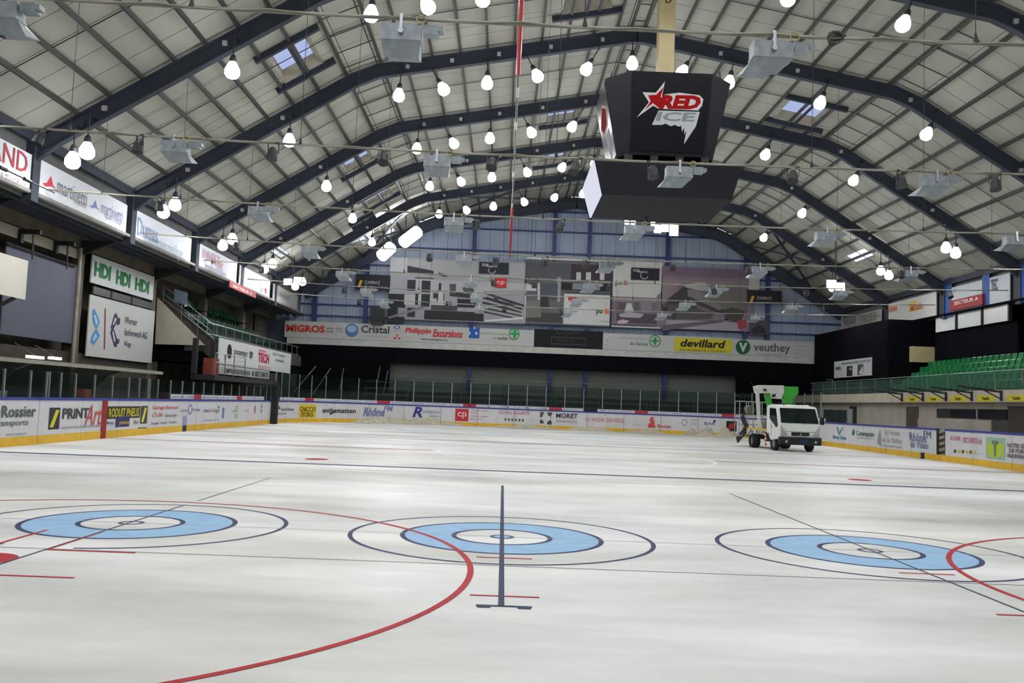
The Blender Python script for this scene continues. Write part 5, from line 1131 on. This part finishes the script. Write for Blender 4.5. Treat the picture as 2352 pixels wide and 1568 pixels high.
for sx in (-1, 1):
    t_ = TB(); t_.slab([(sx*(W2+.002),-.6,1.1),(sx*(W2+.002),-.36,1.84),(sx*(W2+.002),.3,1.86),(sx*(W2+.002),.3,1.4),(sx*(W2+.002),-.1,1.2),(sx*(W2+.002),-.4,1.02)], (sx*.008,0,0)); t_.tbuild('side_window', wind, cab)
    t_ = TB(); t_.box(sx*(W2+.003)-.004, .1, .62, sx*(W2+.003)+.004, .12, 1.86); t_.box(sx*(W2+.003)-.01, .02, 1.0, sx*(W2+.003)+.02, .1, 1.05); t_.tbuild('door_seam', blk, cab)
    if sx > 0: t_ = TB(); t_.hexa([(sx*.95,-.72,1.2),(sx*1.12,-.72,1.2),(sx*1.12,-.66,1.2),(sx*.95,-.66,1.2)], [(sx*.96,-.72,1.52),(sx*1.12,-.72,1.52),(sx*1.12,-.66,1.52),(sx*.96,-.66,1.52)]); t_.tbuild('mirror', blk, cab)
    t_ = TB(); t_.slab([(sx*.88,-.805,.68),(sx*.56,-.812,.7),(sx*.68,-.81,.9),(sx*.88,-.8,1.14)], (0,-.015,0)); t_.tbuild('headlight', mat('headlight', (170,176,176), .15), cab)
t_ = TB(); t_.box(-.4, -.83, .7, .4, -.8, .84); gr = t_.tbuild('grille', blk, cab)
t_ = TB(); t_.slab([(-.05,-.84,.72),(.05,-.84,.72),(0,-.84,.82)], (0,-.01,0)); t_.tbuild('badge', alu, gr)
t_ = TB(); t_.box(-.78, -.805, .865, .78, -.79, .875); t_.tbuild('bonnet_seam', blk, cab)
for a, c in ((-.55,-.1), (.1,.62)): t_ = TB(); t_.bar((a, -.78, 1.22), (c, -.74, 1.34), .012, .012); t_.tbuild('wiper', blk, cab)
t_ = TB(); t_.box(-W2-.02, -.9, .3, W2+.02, -.66, .64); bu = t_.tbuild('bumper', blk, bevel=.04)
t_ = TB(); t_.box(-.02, -.915, .42, .32, -.9, .52); t_.tbuild('number_plate', flat((30,60,120)), bu)
for sx in (-1, 1): t_ = TB(); t_.tube([(sx*.66, -.92, .44), (sx*.66, -.9, .44)], .06, 10); t_.tbuild('fog_light', alu, bu)
rnd = random.Random(3)
t_ = TB(); 
for k in range(14): x = -.75+.11*k; t_.hexa([(x-.08,-.2,1.98),(x+.08,-.25,1.98),(x+.08,.5,1.99),(x-.08,.5,1.99)], [(x-.04,-.1,2.0+rnd.uniform(.0,.05)),(x+.04,-.1,2.01),(x+.04,.4,2.02),(x-.04,.4,2.0+rnd.uniform(.0,.05))])
t_.tbuild('snow_on_roof', mat('roof_snow', (236,240,232), .8), cab)
def wheel(x, y, r=.33, wd=.22):
    sg = 1 if x > 0 else -1
    t_ = TB(); n = 24; prof = [(r*.62,-wd/2),(r*.95,-wd/2),(r,-wd*.3),(r,wd*.3),(r*.95,wd/2),(r*.62,wd/2)]
    vs = [(x+a, y+q_*math.cos(2*math.pi*k/n), r+q_*math.sin(2*math.pi*k/n)) for k in range(n) for q_, a in prof]; P_ = len(prof)
    t_.add(vs, [(k*P_+j, k*P_+(j+1)%P_, ((k+1)%n)*P_+(j+1)%P_, ((k+1)%n)*P_+j) for k in range(n) for j in range(P_)])
    wo = t_.tbuild('wheel', tyre)
    t_ = TB(); t_.tube([(x-sg*.02, y, r), (x+sg*wd*.36, y, r), (x+sg*wd*.42, y, r)], [r*.62, r*.6, r*.25], 16); t_.tbuild('rim', mat('rim_grey', (120,122,126), .4, .5), wo)
for x, y in ((-.78,0),(.78,0),(-.74,2.45),(.74,2.45)): wheel(x, y, .32, .2 if y == 0 else .34)
for sx in (-1, 1):
    t_ = TB(); pts = [(sx*.8, .42*math.cos(a), .34+.42*math.sin(a)) for a in [math.pi*k/10 for k in range(11)]]
    for a, c in zip(pts, pts[1:]): t_.bar(a, c, .14, .03, up=(1,0,0))
    t_.tbuild('wheel_arch', blk)
t_ = TB(); t_.box(-.45, .3, .42, -.3, 3.6, .62); t_.box(.3, .3, .42, .45, 3.6, .62); t_.box(-.6, .9, .35, .6, 1.6, .7); t_.tbuild('chassis', blk)
t_ = TB(); t_.box(-.86, .8, .82, .86, 3.7, .9); bed = t_.tbuild('flatbed', mat('bed_cream', (206,196,150), .6, var=.15)); t_ = TB(); t_.box(-.88, .78, .86, -.85, 3.72, .92); t_.box(-.88, .77, .86, .88, .8, .92); t_.tbuild('yellow_edge', flat((206,176,60)), bed)
t_ = TB()
for k in range(7): a_, b_ = k/7, (k+1)/7; t_.bar((-.94,.62+.12*a_,.18+.6*a_), (-.94,.62+.12*b_,.18+.6*b_), .05, .08, mi=k % 2)
t_.tbuild('warning_bar', [flat((180,50,60)), flat((216,206,206))])
t_ = TB(); t_.bar((-.86, 3.1, .88), (-.9, 3.7, 1.45), .06, .3); t_.bar((-.86, 3.3, .8), (-.92, 4.2, .25), .06, .3); t_.tbuild('outrigger', blk)
# lift: turret, boom box, green arm, mast and basket
t_ = TB(); t_.box(-.25, 1.7, .9, .35, 2.3, 1.25); t_.tube([(.05, 2.0, .9), (.05, 2.0, 1.5)], .22, 14); t_.tbuild('turret', white)
Pq = lambda px, py, Y=40.6: at(px, py, Y=Y)
def wslab(name, pts, M, d=.3, Y=40.6, bevel=0):
    m_ = MB(); m_.slab([Pq(*p, Y=Y) for p in pts], (0, d, 0)); o = m_.build(name, M, tk)
    if bevel: md = o.modifiers.new('bevel', 'BEVEL'); md.width = bevel; md.segments = 2
    return o
bo_ = wslab('boom_box', [(1734,887),(1745,884),(1801,885),(1801,902),(1796,916),(1771,914),(1770,903),(1738,903)], mat('lift_white', (196,200,192), .4, var=.08), .4, bevel=.02)
wslab('boom_vent', [(1773,906),(1782,904),(1781,911),(1774,912)], blk, .02, 40.57); wslab('boom_mark', [(1752,893),(1761,893),(1760,899),(1755,897)], blk, .02, 40.57)
wslab('green_arm', [(1801,887),(1834,888),(1834,904),(1822,915),(1822,927),(1806,927),(1800,915)], limeg, .45, 40.65, .02)
wslab('green_link', [(1758,904),(1771,904),(1773,926),(1769,944),(1764,930)], limeg, .3, 40.7, .01)
wslab('mast', [(1737,900),(1744,902),(1747,965),(1752,985),(1744,985),(1740,950)], mat('lift_white'), .15, 40.5)
wslab('tail_box', [(1748,967),(1771,965),(1771,983),(1748,984)], mat('tail_grey', (130,130,124), .6), .3, 40.6)
bk = MB()
Yb = 42.0; r0, r1, z0, z1 = Pq(1698, 975, Yb), Pq(1762, 922, Yb), Pq(1698, 1000, Yb).z, Pq(1698, 921, Yb).z
xs_ = [r0.x+(r1.x-r0.x)*k/4 for k in range(5)]; zs_ = [z0, z0+(z1-z0)*.33, z0+(z1-z0)*.6, z1]
for yy in (Yb, Yb+.8):
    for x in xs_[::2] if yy > Yb else xs_: bk.tube([(x, yy, z0), (x, yy, z1)], .022, 5)
    for z in zs_: bk.tube([(xs_[0], yy, z), (xs_[-1], yy, z)], .022, 5)
for x in (xs_[0], xs_[-1]):
    for z in zs_: bk.tube([(x, Yb, z), (x, Yb+.8, z)], .022, 5)
bko = bk.build('basket', alu, tk); m_ = MB(); m_.box(xs_[0], Yb, z0-.04, xs_[-1], Yb+.8, z0); m_.build('basket_floor', mat('tail_grey'), bko)
m_ = MB()
for k in range(4): xa = xs_[0]+.1+.3*k; m_.bar((xa, Yb-.05, z0), (xa+.3, Yb-.05, z0+.5), .03, .03); m_.bar((xa+.3, Yb-.05, z0), (xa, Yb-.05, z0+.5), .03, .03)
m_.build('lattice', alu, bko)
m_ = MB(); c = Pq(1722, 935, Yb+.3); m_.tube([(c.x, Yb+.1, c.z-.12), (c.x, Yb+.6, c.z-.1)], .2, 12); m_.build('hose_reel', mat('reel_grey', (110,108,98), .7), bko)
m_ = MB(); m_.tube([Pq(1724,876,41.5), Pq(1732,890,41.5), Pq(1736,900,41.5)], .015, 5); m_.build('aerial', blk, tk)
# the shelf box behind the truck and rail at the far right
for o in bpy.data.objects:
    if '_w' in o: del o['_w']
